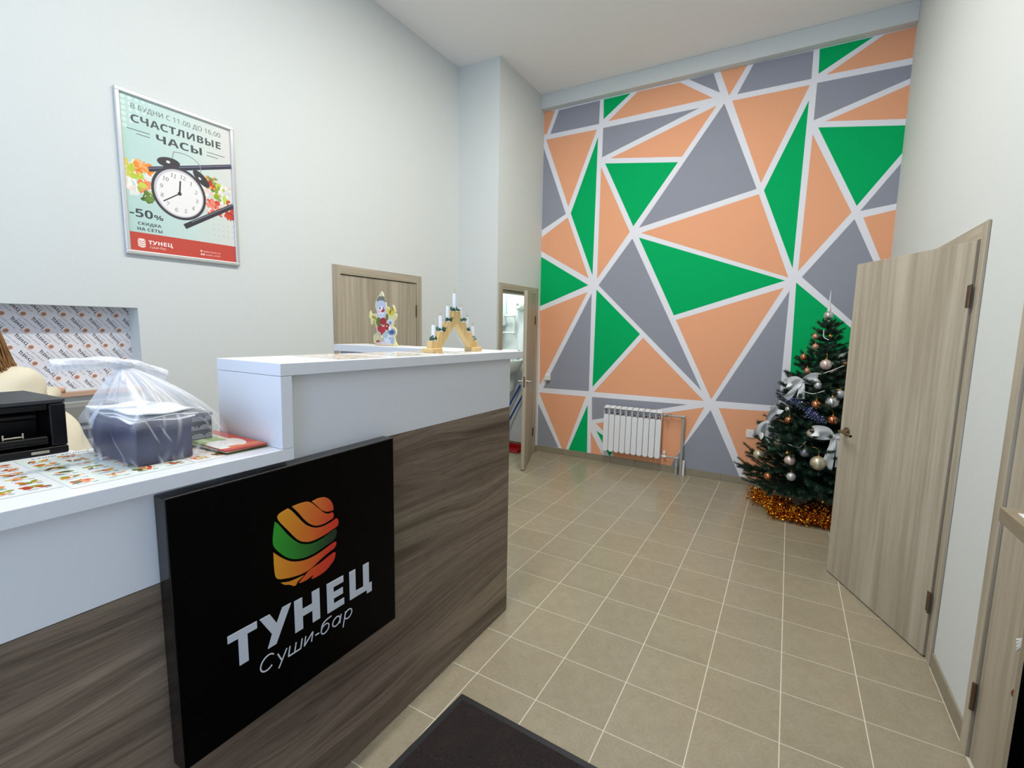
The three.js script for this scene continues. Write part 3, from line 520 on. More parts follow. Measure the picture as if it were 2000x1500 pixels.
// ---------- inside the toilet ----------
{
  const h = thing('water_heater', 'pale flat water heater seen at the left of the toilet doorway', 'heater', [-3.30, 1.585, ZB]);
  mesh('body', bx(-0.26, 0.035, 0, 0.62, 0.004, 0.16, 0.02), M.enamel, h); mesh('panel', bx(-0.2, 0.02, 0.03, 0.09, 0.158, 0.163, 0.002), S({ color: '#9aa09e', roughness: 0.4 }), h); mesh('knob', rod(V(0.012, 0.13, 0.158), V(0.012, 0.13, 0.176), 0.018, 20), M.black, h);
  const w = thing('water_pipe', 'white plastic water pipe looping on the toilet wall below the heater', 'pipe', [0, 0, ZB]);
  mesh('pipe', mg([rod(V(-3.26, 1.715, 0.06), V(-3.125, 1.715, 0.06), 0.014, 12), rod(V(-3.125, 1.715, 0.06), V(-3.125, 1.5, 0.06), 0.014, 12), rod(V(-3.125, 1.5, 0.06), V(-3.34, 1.5, 0.06), 0.014, 12), rod(V(-3.315, 1.5, 0.04), V(-3.315, 1.2, 0.04), 0.009, 10)]), M.whiteMatt, w);
  for (const y of [1.715, 1.5]) mesh('elbow', new THREE.SphereGeometry(0.021, 14, 10).translate(-3.125, y, 0.06), M.whiteMatt, w);
  const d = thing('paper_dispenser', 'round white dispenser high on the toilet wall', 'dispenser', [-3.06, 1.842, ZB]);
  mesh('body', lathe([[0.055, 0], [0.055, 0.06], [0.045, 0.085], [0.022, 0.09], [0.02, 0.075], [0, 0.075]], 28).rotateX(Math.PI / 2), M.plastic, d);
  const s = thing('washbasin', 'white wall-hung washbasin in the toilet behind the counter end', 'sink', [-3.07, 0, ZB]);
  mesh('bowl', lathe([[0.04, 0.98], [0.11, 0.99], [0.19, 1.05], [0.22, 1.13], [0.225, 1.165], [0.215, 1.168], [0.2, 1.14], [0.12, 1.04], [0, 1.03]], 36).scale(1, 1, 0.85).translate(-0.07, 0, 0.225), M.enamel, s);
  mesh('pedestal', lathe([[0.05, 0.76], [0.06, 0.8], [0.07, 0.98], [0, 0.98]], 24).translate(-0.07, 0, 0.12), M.enamel, s); mesh('tap', mg([rod(V(-0.07, 1.16, 0.06), V(-0.07, 1.23, 0.06), 0.014, 14), tube([V(-0.07, 1.22, 0.06), V(-0.07, 1.26, 0.1), V(-0.07, 1.24, 0.16)], 0.011, 14, 10)]), M.nickel, s);
  const t = thing('towel_roll', 'white paper roll with a grey core on the washbasin in the toilet', 'paper roll', [-3.08, 1.232, ZB + 0.22]);
  mesh('paper', rod(V(-0.17, 0, 0), V(0.12, 0, 0), 0.062, 28), M.whiteMatt, t); mesh('core', rod(V(0.12, 0, 0), V(0.1225, 0, 0), 0.03, 20), S({ color: '#a9a9a4', roughness: 0.9 }), t);
  const blue = S({ color: '#1d4f9c', roughness: 0.4 });
  for (const [x, l, dx] of [[-2.96, 'blue mop handle leaning in the toilet, the outer of two', 0.02], [-3.05, 'blue mop handle leaning in the toilet, the one nearer the counter', 0]]) {
    const m = thing('mop', l, 'mop', [x - 0.33 + dx, 0, ZB + 0.24], 0, 'blue mops');
    mesh('handle', rod(V(0, 0.05, 0), V(0.36, 0.84, -0.19), 0.012, 10), blue, m); mesh('head', bx(-0.06, 0.05, 0.001, 0.06, -0.05, 0.05, 0.02), S({ color: '#c7ccd2', roughness: 0.95 }), m);
  }
  const p = thing('dustpan', 'red plastic dustpan on the toilet floor by the doorway', 'dustpan', [-3.06, 0, ZB + 0.15]);
  const red = S({ color: '#b3161c', roughness: 0.35 });
  mesh('pan', mg([bx(-0.13, 0.13, 0.001, 0.008, -0.1, 0.12, 0.003), bx(-0.13, 0.13, 0.001, 0.06, -0.115, -0.1, 0.004), bx(-0.135, -0.125, 0.001, 0.045, -0.11, 0.11, 0.003), bx(0.125, 0.135, 0.001, 0.045, -0.11, 0.11, 0.003)]), red, p); mesh('grip', tube([V(0, 0.03, 0.1), V(0.03, 0.05, 0.2), V(0.05, 0.05, 0.28)], 0.014, 14, 10), red, p);
}

// ---------- door mat ----------
{
  const t = thing('door_mat', 'dark brown pile doormat with a black rubber border in front of the counter', 'mat', [-1.197, 0, 1.352], -0.045);
  const pile = S({ map: rep(dataTex(512, 512, (u, v) => { const n = vn(u * 180, v * 180, 180, 180), b = vn(u * 9, v * 9, 9, 9, 1), k = n * 0.7 + b * 0.3; return n > 0.985 ? [150, 130, 110] : mix([19, 13, 11], [47, 35, 30], k); }), 2, 2), roughness: 0.95, bumpMap: rep(dataTex(512, 512, (u, v) => [vn(u * 200, v * 200, 200, 200, 2) * 255], false), 2, 2), bumpScale: 0.004 });
  mesh('border', bx(0, 1.5, 0.0006, 0.005, 0, 0.9, 0.002), S({ color: '#15161c', roughness: 0.55 }), t); mesh('pile', bx(0.028, 1.472, 0.003, 0.0095, 0.028, 0.872, 0.003), pile, t);
}

// ---------- printed menus and the things on the low counter ----------
function menuTex(bg, hue, sd, flat) {
  return canvasTex(512, 768, (c, w, h) => {
    let q = sd; const r = () => (q = (q * 16807) % 2147483647) / 2147483647;
    c.fillStyle = bg; c.fillRect(0, 0, w, h);
    if (flat) { c.fillStyle = '#8fb058'; c.fillRect(0, 0, 300, 560); c.fillStyle = '#c8d49a'; c.fillRect(60, 90, 90, 380); c.fillStyle = '#ecebe6'; c.beginPath(); c.ellipse(190, 610, 210, 150, 0.3, 0, 7); c.fill(); c.fillStyle = '#cb4a34'; c.fillRect(w - 150, 0, 150, h); c.fillRect(0, h - 60, w, 60); c.fillStyle = '#e07b3c'; c.fillRect(120, h - 110, w - 120, 60); c.fillStyle = '#f0e6dc'; c.beginPath(); c.ellipse(330, 560, 90, 130, 0.5, 0, 7); c.fill(); return; }
    for (let i = 0; i < 4; i++) for (let j = 0; j < 6; j++) {
      const x = 70 + i * 124, y = 92 + j * 116;
      for (let k = 0; k < 11; k++) { c.fillStyle = hue[Math.floor(r() * hue.length)]; c.beginPath(); c.ellipse(x + (r() - 0.5) * 70, y + (r() - 0.5) * 46, 7 + r() * 20, 5 + r() * 12, r() * 3, 0, 7); c.fill(); }
      c.fillStyle = '#6c7082'; c.fillRect(x - 42, y + 36, 60 + r() * 24, 5); c.fillRect(x - 42, y + 46, 30 + r() * 20, 4); c.fillStyle = '#3a3c66'; c.fillRect(x + 18, y + 44, 22, 8);
    }
    c.fillStyle = '#37407a'; c.font = 'bold 34px sans-serif'; c.fillText('СУШИ  РОЛЛЫ  СЕТЫ', 60, 40);
  });
}
const HUE = ['#d8622c', '#e8893f', '#b9492a', '#8fa03a', '#cfc04a', '#4f6b34', '#efe2d2', '#6b4a32', '#d9a071'];
const menuMats = [menuTex('#e9ece9', HUE, 11), menuTex('#e4ece2', HUE, 222), menuTex('#efe9e2', HUE, 3333)].map((m) => S({ map: m, roughness: 0.16 }));
const setMat = S({ map: menuTex('#e6dcc6', HUE, 515, true), roughness: 0.3 });
function sheet(name, label, cat, x0, x1, z0, z1, y, mat, group, yaw = 0, t = 0.0012) {      // lies flat: picture's top points to -x
  const o = thing(name, label, cat, [(x0 + x1) / 2, y, (z0 + z1) / 2], yaw, group), w = x1 - x0, d = z1 - z0;
  mesh('paper', bx(-w / 2, w / 2, 0.0002, t, -d / 2, d / 2, 0), M.whiteMatt, o);
  const g = new THREE.PlaneGeometry(d, w); g.rotateX(-Math.PI / 2).rotateY(Math.PI / 2); mesh('print', g.translate(0, t + 0.0002, 0), mat, o);
  return o;
}
sheet('menu_sheet', 'glossy food menu sheet at the left end of the low counter', 'menu', -1.725, -1.395, 2.513, 2.745, LT, menuMats[0]);
sheet('menu_sheet', 'glossy food menu sheet between printer and carrier bag on the low counter', 'menu', -1.725, -1.362, 2.27, 2.509, LT, menuMats[1]);
sheet('menu_sheet', 'glossy food menu sheet under the right side of the carrier bag', 'menu', -1.725, -1.362, 2.068, 2.266, LT, menuMats[2]);
for (const [z, l, k] of [[1.72, 'near end', 2], [1.45, 'middle', 0], [1.18, 'stretch before the candle arch', 1]]) sheet('menu_sheet', `glossy menu sheet on top of the high counter, ${l}`, 'menu', -1.615, -1.345, z - 0.11, z + 0.11, HT, menuMats[k]);
// pile of leaflets against the white divider
[['lowest leaflet of the pile against the white divider, green edge forward', 0, 0, 0.02, '#39531f'], ['middle leaflet of the pile against the white divider, turned askew', -0.004, 0.006, 0.05, '#c9c3b4'], ['topmost red and white leaflet of the pile against the white divider', 0.004, -0.002, -0.03, '#b9473a']].forEach(([l, dx, dz, yaw, edge], i) => {
  const o = sheet('leaflet', l, 'leaflet', -1.695 + dx, -1.372 + dx, 2.072 + dz, 2.187 + dz, LT + 0.0018 + i * 0.0042, setMat, undefined, yaw, 0.004);
  o.children[0].material = S({ color: edge, roughness: 0.6 });
});
// printer
{
  const t = thing('printer', 'black desktop printer on the low counter, front open, beside the carrier bag', 'printer', [-1.742, LT, 2.397]);
  const w = 0.42, h = 0.148;                                            // runs from z = 0 (right side) to z = w, front faces +x
  mesh('body', mg([bx(-0.3, 0, 0, 0.02, 0, w, 0.004), bx(-0.3, -0.002, 0.02, h - 0.014, 0, 0.034, 0.005), bx(-0.3, -0.002, 0.02, h - 0.014, w - 0.034, w, 0.005), bx(-0.3, -0.09, 0.02, h - 0.014, 0.034, w - 0.034, 0.003), bx(-0.09, -0.006, h - 0.03, h - 0.014, 0.034, w - 0.034, 0.004)]), M.printer, t);
  const lid = bx(-0.3, 0.001, h - 0.014, h, -0.001, w + 0.001, 0.006); lid.translate(0.3, 0, 0).rotateZ(0.02).translate(-0.3, -0.006, 0); mesh('lid', lid, M.printerLid, t);
  mesh('output_tray', mg([bx(-0.085, 0.0, 0.03, 0.036, 0.04, w - 0.04, 0.002), bx(-0.03, 0.002, 0.036, 0.05, 0.04, w - 0.04, 0.004)]), M.printer, t);
  mesh('paper_guide', mg([bx(-0.016, -0.01, 0.052, 0.056, 0.085, 0.12, 0.001), bx(-0.02, -0.008, 0.05, 0.064, 0.083, 0.087, 0.001), bx(-0.02, -0.008, 0.05, 0.064, 0.119, 0.123, 0.001)]), M.nickel, t);
  mesh('feed_roller', rod(V(-0.05, 0.1, 0.05), V(-0.05, 0.1, w - 0.05), 0.01, 12), M.printer, t);
  mesh('badge', bx(0.0, 0.001, 0.006, 0.013, 0.04, 0.075, 0.0003), M.nickel, t);
}
// carrier bag with boxes
{
  const navy = S({ color: '#090e40', roughness: 0.3 }), lidC = S({ color: '#eceded', roughness: 0.7 });
  const b = thing('takeout_box', 'dark blue takeaway box inside the clear carrier bag, nearest the counter edge', 'box', [-1.545, LT + 0.004, 2.306]);
  mesh('box', bx(-0.125, 0.122, 0, 0.104, -0.062, 0.064, 0.003), navy, b); mesh('flap', bx(-0.127, 0.124, 0.092, 0.107, -0.064, 0.066, 0.003), navy, b);
  const np = thing('napkins', 'white paper napkins lying on top of the blue box in the bag', 'napkin', [-1.545, LT + 0.1115, 2.3]);
  for (let k = 0; k < 3; k++) { const g = new THREE.BoxGeometry(0.25, 0.003, 0.14, 14, 1, 8), p = g.attributes.position; for (let i = 0; i < p.count; i++) p.setY(i, p.getY(i) + 0.003 + 0.003 * Math.sin(p.getX(i) * 40 + k) + 0.0025 * Math.sin(p.getZ(i) * 55 + k * 2) + k * 0.0065); g.computeVertexNormals(); g.rotateY(k * 0.08 - 0.06); mesh('napkin', g, lidC, np); }
  const patt = canvasTex(256, 256, (c) => { c.fillStyle = '#16171d'; c.fillRect(0, 0, 256, 256); c.strokeStyle = '#b9bbc4'; c.lineWidth = 5; for (let i = 0; i < 5; i++) for (let j = 0; j < 5; j++) for (let r = 8; r < 28; r += 9) { c.beginPath(); c.arc(i * 60 + (j % 2) * 30, j * 52 + 20, r, Math.PI, 2 * Math.PI); c.stroke(); } });
  patt.wrapS = patt.wrapT = THREE.RepeatWrapping; patt.repeat.set(8, 8);
  const c = thing('takeout_box', 'black and white patterned takeaway box at the right side of the carrier bag', 'box', [-1.6, LT + 0.004, 2.17]);
  mesh('box', bx(-0.07, 0.045, 0, 0.083, -0.045, 0.06, 0.002), S({ map: patt, roughness: 0.45 }), c); mesh('lid', bx(-0.072, 0.047, 0.078, 0.088, -0.047, 0.062, 0.002), M.black, c);
  // film: loops from the base up to the knot, pulled into folds
  const filmAlpha = dataTex(512, 256, (u, v) => { const f = vn(u * 46 + v * 5, v * 2, 46, 2), g = vn(u * 110 - v * 9, v * 3, 110, 3, 1), z = vn(u * 12, v * 5, 12, 5, 2); return [255 * sat(0.035 + 0.4 * Math.pow(sat((v - 0.36) / 0.64), 0.8) + 0.5 * sat((f - 0.74) * 3.5) + 0.35 * sat((g - 0.78) * 4) + 0.1 * z)]; }, false);
  const film = S({ color: '#f2f4fa', roughness: 0.2, transparent: true, alphaMap: filmAlpha, side: THREE.DoubleSide }), dense = S({ color: '#eceff6', roughness: 0.3, transparent: true, opacity: 0.6, side: THREE.DoubleSide });
  const bag = thing('carrier_bag', 'clear white plastic carrier bag tied in a knot, standing on the low counter', 'bag', [-1.55, LT + 0.0022, 2.27]);
  const N = 160, R = 44, P = [], I = [], UV = [];
  for (let j = 0; j <= R; j++) {
    const t = j / R, y = 0.238 * t, body = t < 0.44 ? 1 + 0.05 * Math.sin(t / 0.44 * Math.PI) : Math.pow(Math.max(0, 1 - (t - 0.44) / 0.56), 0.82) * 0.97 + 0.03, k = sat((t - 0.3) / 0.7);
    for (let i = 0; i <= N; i++) {
      const a = (i % N) / N * Math.PI * 2, ca = Math.cos(a), sa = Math.sin(a), e = Math.pow(Math.pow(Math.abs(ca), 5) + Math.pow(Math.abs(sa), 5), -0.2);
      const crease = 1 + (0.012 + 0.085 * k) * (Math.sin(a * 9 + 2 * t) * 0.6 + Math.sin(a * 17 + 1.3 + 5 * t) * 0.4) + 0.012 * Math.sin(a * 23 + t * 14);
      P.push(ca * e * 0.142 * body * crease, y + 0.004 * Math.sin(a * 6 + t * 9) * t * (1 - t) * 4, sa * e * 0.124 * body * crease + 0.07 * Math.pow(t, 2) - 0.003); UV.push(i / N, t);
      if (i < N && j < R) { const o = j * (N + 1) + i; I.push(o, o + N + 1, o + 1, o + 1, o + N + 1, o + N + 2); }
    }
  }
  const g = new THREE.BufferGeometry(); g.setAttribute('position', new THREE.BufferAttribute(new Float32Array(P), 3)); g.setAttribute('uv', new THREE.BufferAttribute(new Float32Array(UV), 2)); g.setIndex(I); g.computeVertexNormals();
  mesh('film', g, film, bag);
  mesh('knot', mg([new THREE.SphereGeometry(0.017, 16, 12).scale(1, 0.8, 1.3).translate(0, 0.24, 0.067), tube([V(-0.012, 0.232, 0.05), V(0.014, 0.245, 0.06), V(0.006, 0.246, 0.078), V(-0.014, 0.234, 0.076)], 0.008, 20, 8, true)]), dense, bag);
  const handle = (pts, r) => { const q = tube(pts, r, 28, 14), p = q.attributes.position; for (let i = 0; i < p.count; i++) { const s = 1 + 0.0; p.setY(i, p.getY(i) + 0.0025 * Math.sin(i * 1.7)); p.setX(i, p.getX(i) + 0.002 * Math.sin(i * 2.3) * s); } q.computeVertexNormals(); return q; };
  mesh('handle', handle([V(0, 0.24, 0.067), V(0.004, 0.247, 0.1), V(0.004, 0.247, 0.15), V(-0.004, 0.243, 0.205)], 0.0145), dense, bag);
  mesh('handle', handle([V(0, 0.24, 0.067), V(-0.002, 0.236, 0.04), V(-0.008, 0.222, 0.005), V(-0.012, 0.207, -0.03)], 0.014), dense, bag);
}
// worktop behind the worker with a carton on it
{
  const w = thing('back_worktop', 'grey worktop below the hatch behind the worker', 'worktop', [X0, 0, 0]);
  mesh('top', bx(0.004, 0.36, 0.86, 0.895, 1.75, 3.2, 0.003, 'h'), S({ color: '#8e8f8a', roughness: 0.5 }), w); mesh('side', bx(0.004, 0.34, 0.002, 0.86, 1.76, 1.778, 0.002), M.whiteMatt, w); mesh('side', bx(0.004, 0.34, 0.002, 0.86, 3.17, 3.188, 0.002), M.whiteMatt, w);
  const k = thing('carton', 'grey carton with a black band behind the worker under the hatch sill', 'box', [X0 + 0.1, 0.8956, 1.85]);
  mesh('box', bx(-0.07, 0.07, 0, 0.26, -0.07, 0.16, 0.003), S({ color: '#8c8b86', roughness: 0.7 }), k); mesh('band', bx(-0.071, 0.071, 0.09, 0.14, -0.071, 0.161, 0.001), M.black, k); mesh('mark', bx(0.0705, 0.0725, 0.16, 0.175, 0.0, 0.1, 0.001), M.black, k);
}

// ---------- snowman figure and candle arch ----------
{
  const K = 0.000283, out = [490, 1288, 470, 1240, 430, 1240, 405, 1130, 440, 1050, 500, 1010, 470, 900, 415, 760, 380, 790, 370, 850, 325, 820, 320, 740, 270, 680, 285, 600, 320, 560, 350, 630, 430, 620, 500, 620, 500, 560, 460, 480, 465, 400, 510, 310, 590, 220, 640, 160, 690, 215, 715, 290, 760, 380, 785, 480, 830, 480, 870, 540, 930, 530, 970, 440, 1030, 560, 1020, 620, 1075, 640, 1060, 710, 1000, 760, 985, 830, 960, 880, 1040, 930, 1060, 1020, 1010, 1090, 1030, 1190, 1080, 1260, 1040, 1290];
  const flat = []; for (let i = 0; i < out.length; i += 2) flat.push((out[i] - 700) * K, (1290 - out[i + 1]) * K);
  const s = new THREE.Shape(new THREE.SplineCurve([...smooth(flat), smooth(flat)[0]]).getPoints(140));
  const tex = canvasTex(512, 640, (c) => {
    const Q = 0.55, X = (x) => (x - 235) * Q, Y = (y) => (y - 130) * Q, e = (x, y, a, b, col, r = 0) => { c.fillStyle = col; c.beginPath(); c.ellipse(X(x), Y(y), a * Q, b * Q, r, 0, 7); c.fill(); };
    c.fillStyle = '#ddd39c'; c.fillRect(0, 0, 512, 640);
    e(640, 930, 190, 330, '#bcc0a8'); e(600, 1130, 170, 160, '#b6b79f'); e(480, 780, 45, 130, '#b4bd5e', -0.4); e(390, 690, 130, 26, '#a68f2e', 0.35); e(330, 660, 40, 60, '#e6dca0'); e(920, 570, 100, 90, '#d3c24a'); e(900, 560, 18, 80, '#7a6420', 0.3); e(950, 500, 12, 70, '#7a6420', -0.2); e(560, 790, 70, 90, '#5f6b3a'); e(800, 690, 40, 70, '#6c7340');
    e(640, 350, 130, 100, '#77786e'); e(640, 215, 48, 48, '#cfd2b6'); e(625, 440, 150, 95, '#c3cadd'); e(640, 590, 130, 130, '#c5c9e0'); e(630, 560, 95, 100, '#eae6ee'); e(595, 505, 22, 30, '#6f7790'); e(700, 505, 18, 26, '#6f7790'); e(570, 575, 34, 26, '#e3b4bc'); e(740, 560, 20, 30, '#e3b4bc'); e(685, 560, 52, 30, '#a5342f', -0.4); e(640, 660, 80, 40, '#cfcfe2');
    e(690, 780, 95, 75, '#a3222a'); e(600, 930, 80, 75, '#b02836', 0.3); e(800, 890, 75, 70, '#a3222a'); e(690, 960, 60, 70, '#b52c3c'); e(790, 880, 20, 20, '#e8b48a'); e(640, 1010, 30, 60, '#b02836');
    e(900, 790, 70, 65, '#d5d6e4'); e(890, 810, 42, 38, '#8d90a8'); e(930, 1000, 110, 70, '#7f93b8'); e(930, 1000, 70, 40, '#3f5c8c'); e(880, 920, 40, 50, '#dfe2ee'); e(830, 1150, 120, 100, '#cdd5e6'); e(760, 1060, 60, 70, '#a9c0c2'); e(950, 1170, 60, 80, '#9fb2c8'); e(870, 1130, 14, 14, '#26303c'); e(650, 1100, 30, 30, '#ecd8b4'); e(540, 1215, 60, 40, '#9d3a36'); e(520, 1120, 50, 60, '#d0bf8a'); e(700, 1250, 230, 40, '#d9cfd8'); e(560, 1255, 80, 24, '#d0b8bc');
  });
  const g = new THREE.ExtrudeGeometry(s, { depth: 0.006, bevelEnabled: true, bevelSize: 0.0008, bevelThickness: 0.0008, bevelSegments: 1 }), p = g.attributes.position, uv = g.attributes.uv;
  for (let i = 0; i < p.count; i++) uv.setXY(i, ((p.getX(i) / K + 700) - 235) * 0.55 / 512, 1 - ((1290 - p.getY(i) / K) - 130) * 0.55 / 640);
  const t = thing('snowman_figure', 'flat painted snowman figure with a red scarf standing on the side counter', 'figurine', [-2.178, HT + 0.0003, 0.8]);
  mesh('cutout', g, S({ map: tex, roughness: 0.5 }), t);
  mesh('stand', mg([bx(-0.05, 0.08, 0, 0.006, -0.035, 0.03, 0.001), bx(0.01, 0.016, 0.005, 0.09, -0.03, 0.0, 0.001)]), S({ color: '#c9b98e', roughness: 0.7 }), t);
}
{
  const pine = S({ map: rep(dataTex(256, 256, (u, v) => { const k = vn(u * 20 + 1.5 * vn(u * 3, v * 2, 3, 2, 1), v * 3, 20, 3), f = vn(u * 90, v * 8, 90, 8, 2); return mix([203, 166, 104], [232, 203, 146], sat(k * 0.7 + f * 0.3)); }), 6, 3), roughness: 0.5 });
  const wax = S({ color: '#eceef4', roughness: 0.4 }), bulb = Ph({ color: '#f4f2ea', roughness: 0.05, transmission: 0.9, thickness: 0, ior: 1.45 }), leaf = S({ color: '#0d4f38', roughness: 0.5, side: THREE.DoubleSide });
  const t = thing('candle_arch', 'pale wooden candle arch with seven white electric candles and green leaves on the high counter', 'candle arch', [-1.455, HT + 0.0004, 1.072], Math.PI / 2);   // local x runs along -z
  const HW = 0.172, AH = 0.19;
  for (const sd of [-1, 1]) {
    // stepped leg from the foot up to the top
    const pts = [sd * (HW + 0.006), 0.02, sd * (HW + 0.006), 0.052, sd * (HW - 0.03), 0.052, sd * (HW - 0.048), 0.094, sd * (HW - 0.088), 0.094, sd * (HW - 0.103), 0.14, sd * (HW - 0.138), 0.14, sd * 0.024, AH, 0, AH, 0, 0.143, sd * (HW - 0.058), 0.02];
    const leg = new THREE.ExtrudeGeometry(poly(pts), { depth: 0.028, bevelEnabled: true, bevelSize: 0.0012, bevelThickness: 0.0012, bevelSegments: 2 });
    mesh('leg', uvm(leg).translate(0, 0, -0.014), pine, t);
    mesh('foot', bx(sd > 0 ? HW - 0.046 : -HW - 0.02, sd > 0 ? HW + 0.02 : -HW + 0.046, 0, 0.021, -0.032, 0.032, 0.003, 'h'), pine, t);
  }
  const candle = mg([rod(V(0, 0, 0), V(0, 0.072, 0), 0.0088, 18), rod(V(0, 0, 0), V(0, 0.006, 0), 0.0125, 18)]), flame = lathe([[0.0045, 0], [0.0062, 0.006], [0.005, 0.014], [0.0016, 0.022], [0, 0.024]], 14);
  for (const [x, y] of [[0, AH], [-0.05, 0.14], [0.05, 0.14], [-0.102, 0.094], [0.102, 0.094], [-0.152, 0.052], [0.152, 0.052]]) {
    const c = mesh('candle', candle, wax, t); c.position.set(x, y, 0); if (x === 0) c.scale.y = 1.15;
    const b = mesh('bulb', flame, bulb, c); b.position.y = 0.072;
    const L = [];
    for (let i = 0; i < 16; i++) { const g = new THREE.SphereGeometry(0.0115, 7, 5).scale(1, 0.28, 0.5); g.translate(0.007, 0, 0); g.rotateZ(rr(-0.2, 1.1)); g.rotateY(rr(0, 6.28)); L.push(g.translate(rr(-0.021, 0.021), rr(0.004, 0.012), rr(-0.012, 0.012))); }
    mesh('leaves', mg(L), leaf, t).position.set(x, y, 0); t.children.at(-1).userData.kind = 'stuff';
  }
  mesh('wire', tube([V(-0.002, 0.135, -0.012), V(0.03, 0.118, -0.014), V(0.06, 0.085, -0.012), V(0.05, 0.075, -0.016), V(0.09, 0.03, -0.012)], 0.0013, 30, 6), M.whiteMatt, t);
}

// ---------- stand at the right edge ----------
{
  const t = thing('wall_stand', 'wooden stand against the right wall in front of the nearest door', 'stand', [0, 0, 0]);
  mesh('top', bx(0.478, X1 - 0.012, 1.055, 1.097, 1.03, 1.9, 0.002, 'h'), M.doorDark, t);
  mesh('side_panel', bx(0.48, X1 - 0.02, 0.002, 1.055, 1.268, 1.292, 0.0015), M.doorDark, t); mesh('side_panel', bx(0.48, X1 - 0.02, 0.002, 1.055, 1.84, 1.864, 0.0015), M.doorDark, t);
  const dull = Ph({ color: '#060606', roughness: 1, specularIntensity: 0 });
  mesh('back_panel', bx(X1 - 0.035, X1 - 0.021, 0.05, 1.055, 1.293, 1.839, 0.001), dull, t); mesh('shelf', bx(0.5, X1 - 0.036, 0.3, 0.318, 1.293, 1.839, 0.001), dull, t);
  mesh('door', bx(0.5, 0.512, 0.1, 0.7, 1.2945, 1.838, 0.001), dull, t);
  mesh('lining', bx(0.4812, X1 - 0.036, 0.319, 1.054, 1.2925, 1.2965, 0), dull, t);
  mesh('knob', mg([rod(V(0.495, 0.668, 1.267), V(0.495, 0.668, 1.255), 0.006, 12), new THREE.SphereGeometry(0.013, 16, 12).scale(1, 1.2, 0.8).translate(0.495, 0.668, 1.252)]), S({ color: '#6b1d12', roughness: 0.35 }), t);
  const paper = thing('paper_slip', 'white paper slip lying on the wooden stand at the right edge', 'paper', [0.55, 1.0972, 1.15]);
  mesh('slip', bx(-0.05, 0.06, 0.0003, 0.002, -0.07, 0.08, 0), M.whiteMatt, paper); mesh('line', bx(-0.03, 0.04, 0.002, 0.0023, -0.04, -0.036, 0), S({ color: '#8a8d92', roughness: 0.8 }), paper);
  const r = thing('ribbon_tag', 'frayed white ribbon tag hanging beside the stand at the right edge', 'ribbon', [0.492, 0.79, 1.262]);
  for (let k = 0; k < 4; k++) mesh('strand', new THREE.TubeGeometry(new THREE.CatmullRomCurve3([V(-0.002, 0.09, 0.004), V(0, 0.045, -0.003), V(-0.003, 0.012 + k * 0.003, -0.012 - k * 0.004), V(-0.004, -0.012 + k * 0.008, -0.03 - k * 0.003)]), 14, 0.003, 6), M.whiteMatt, r);
}

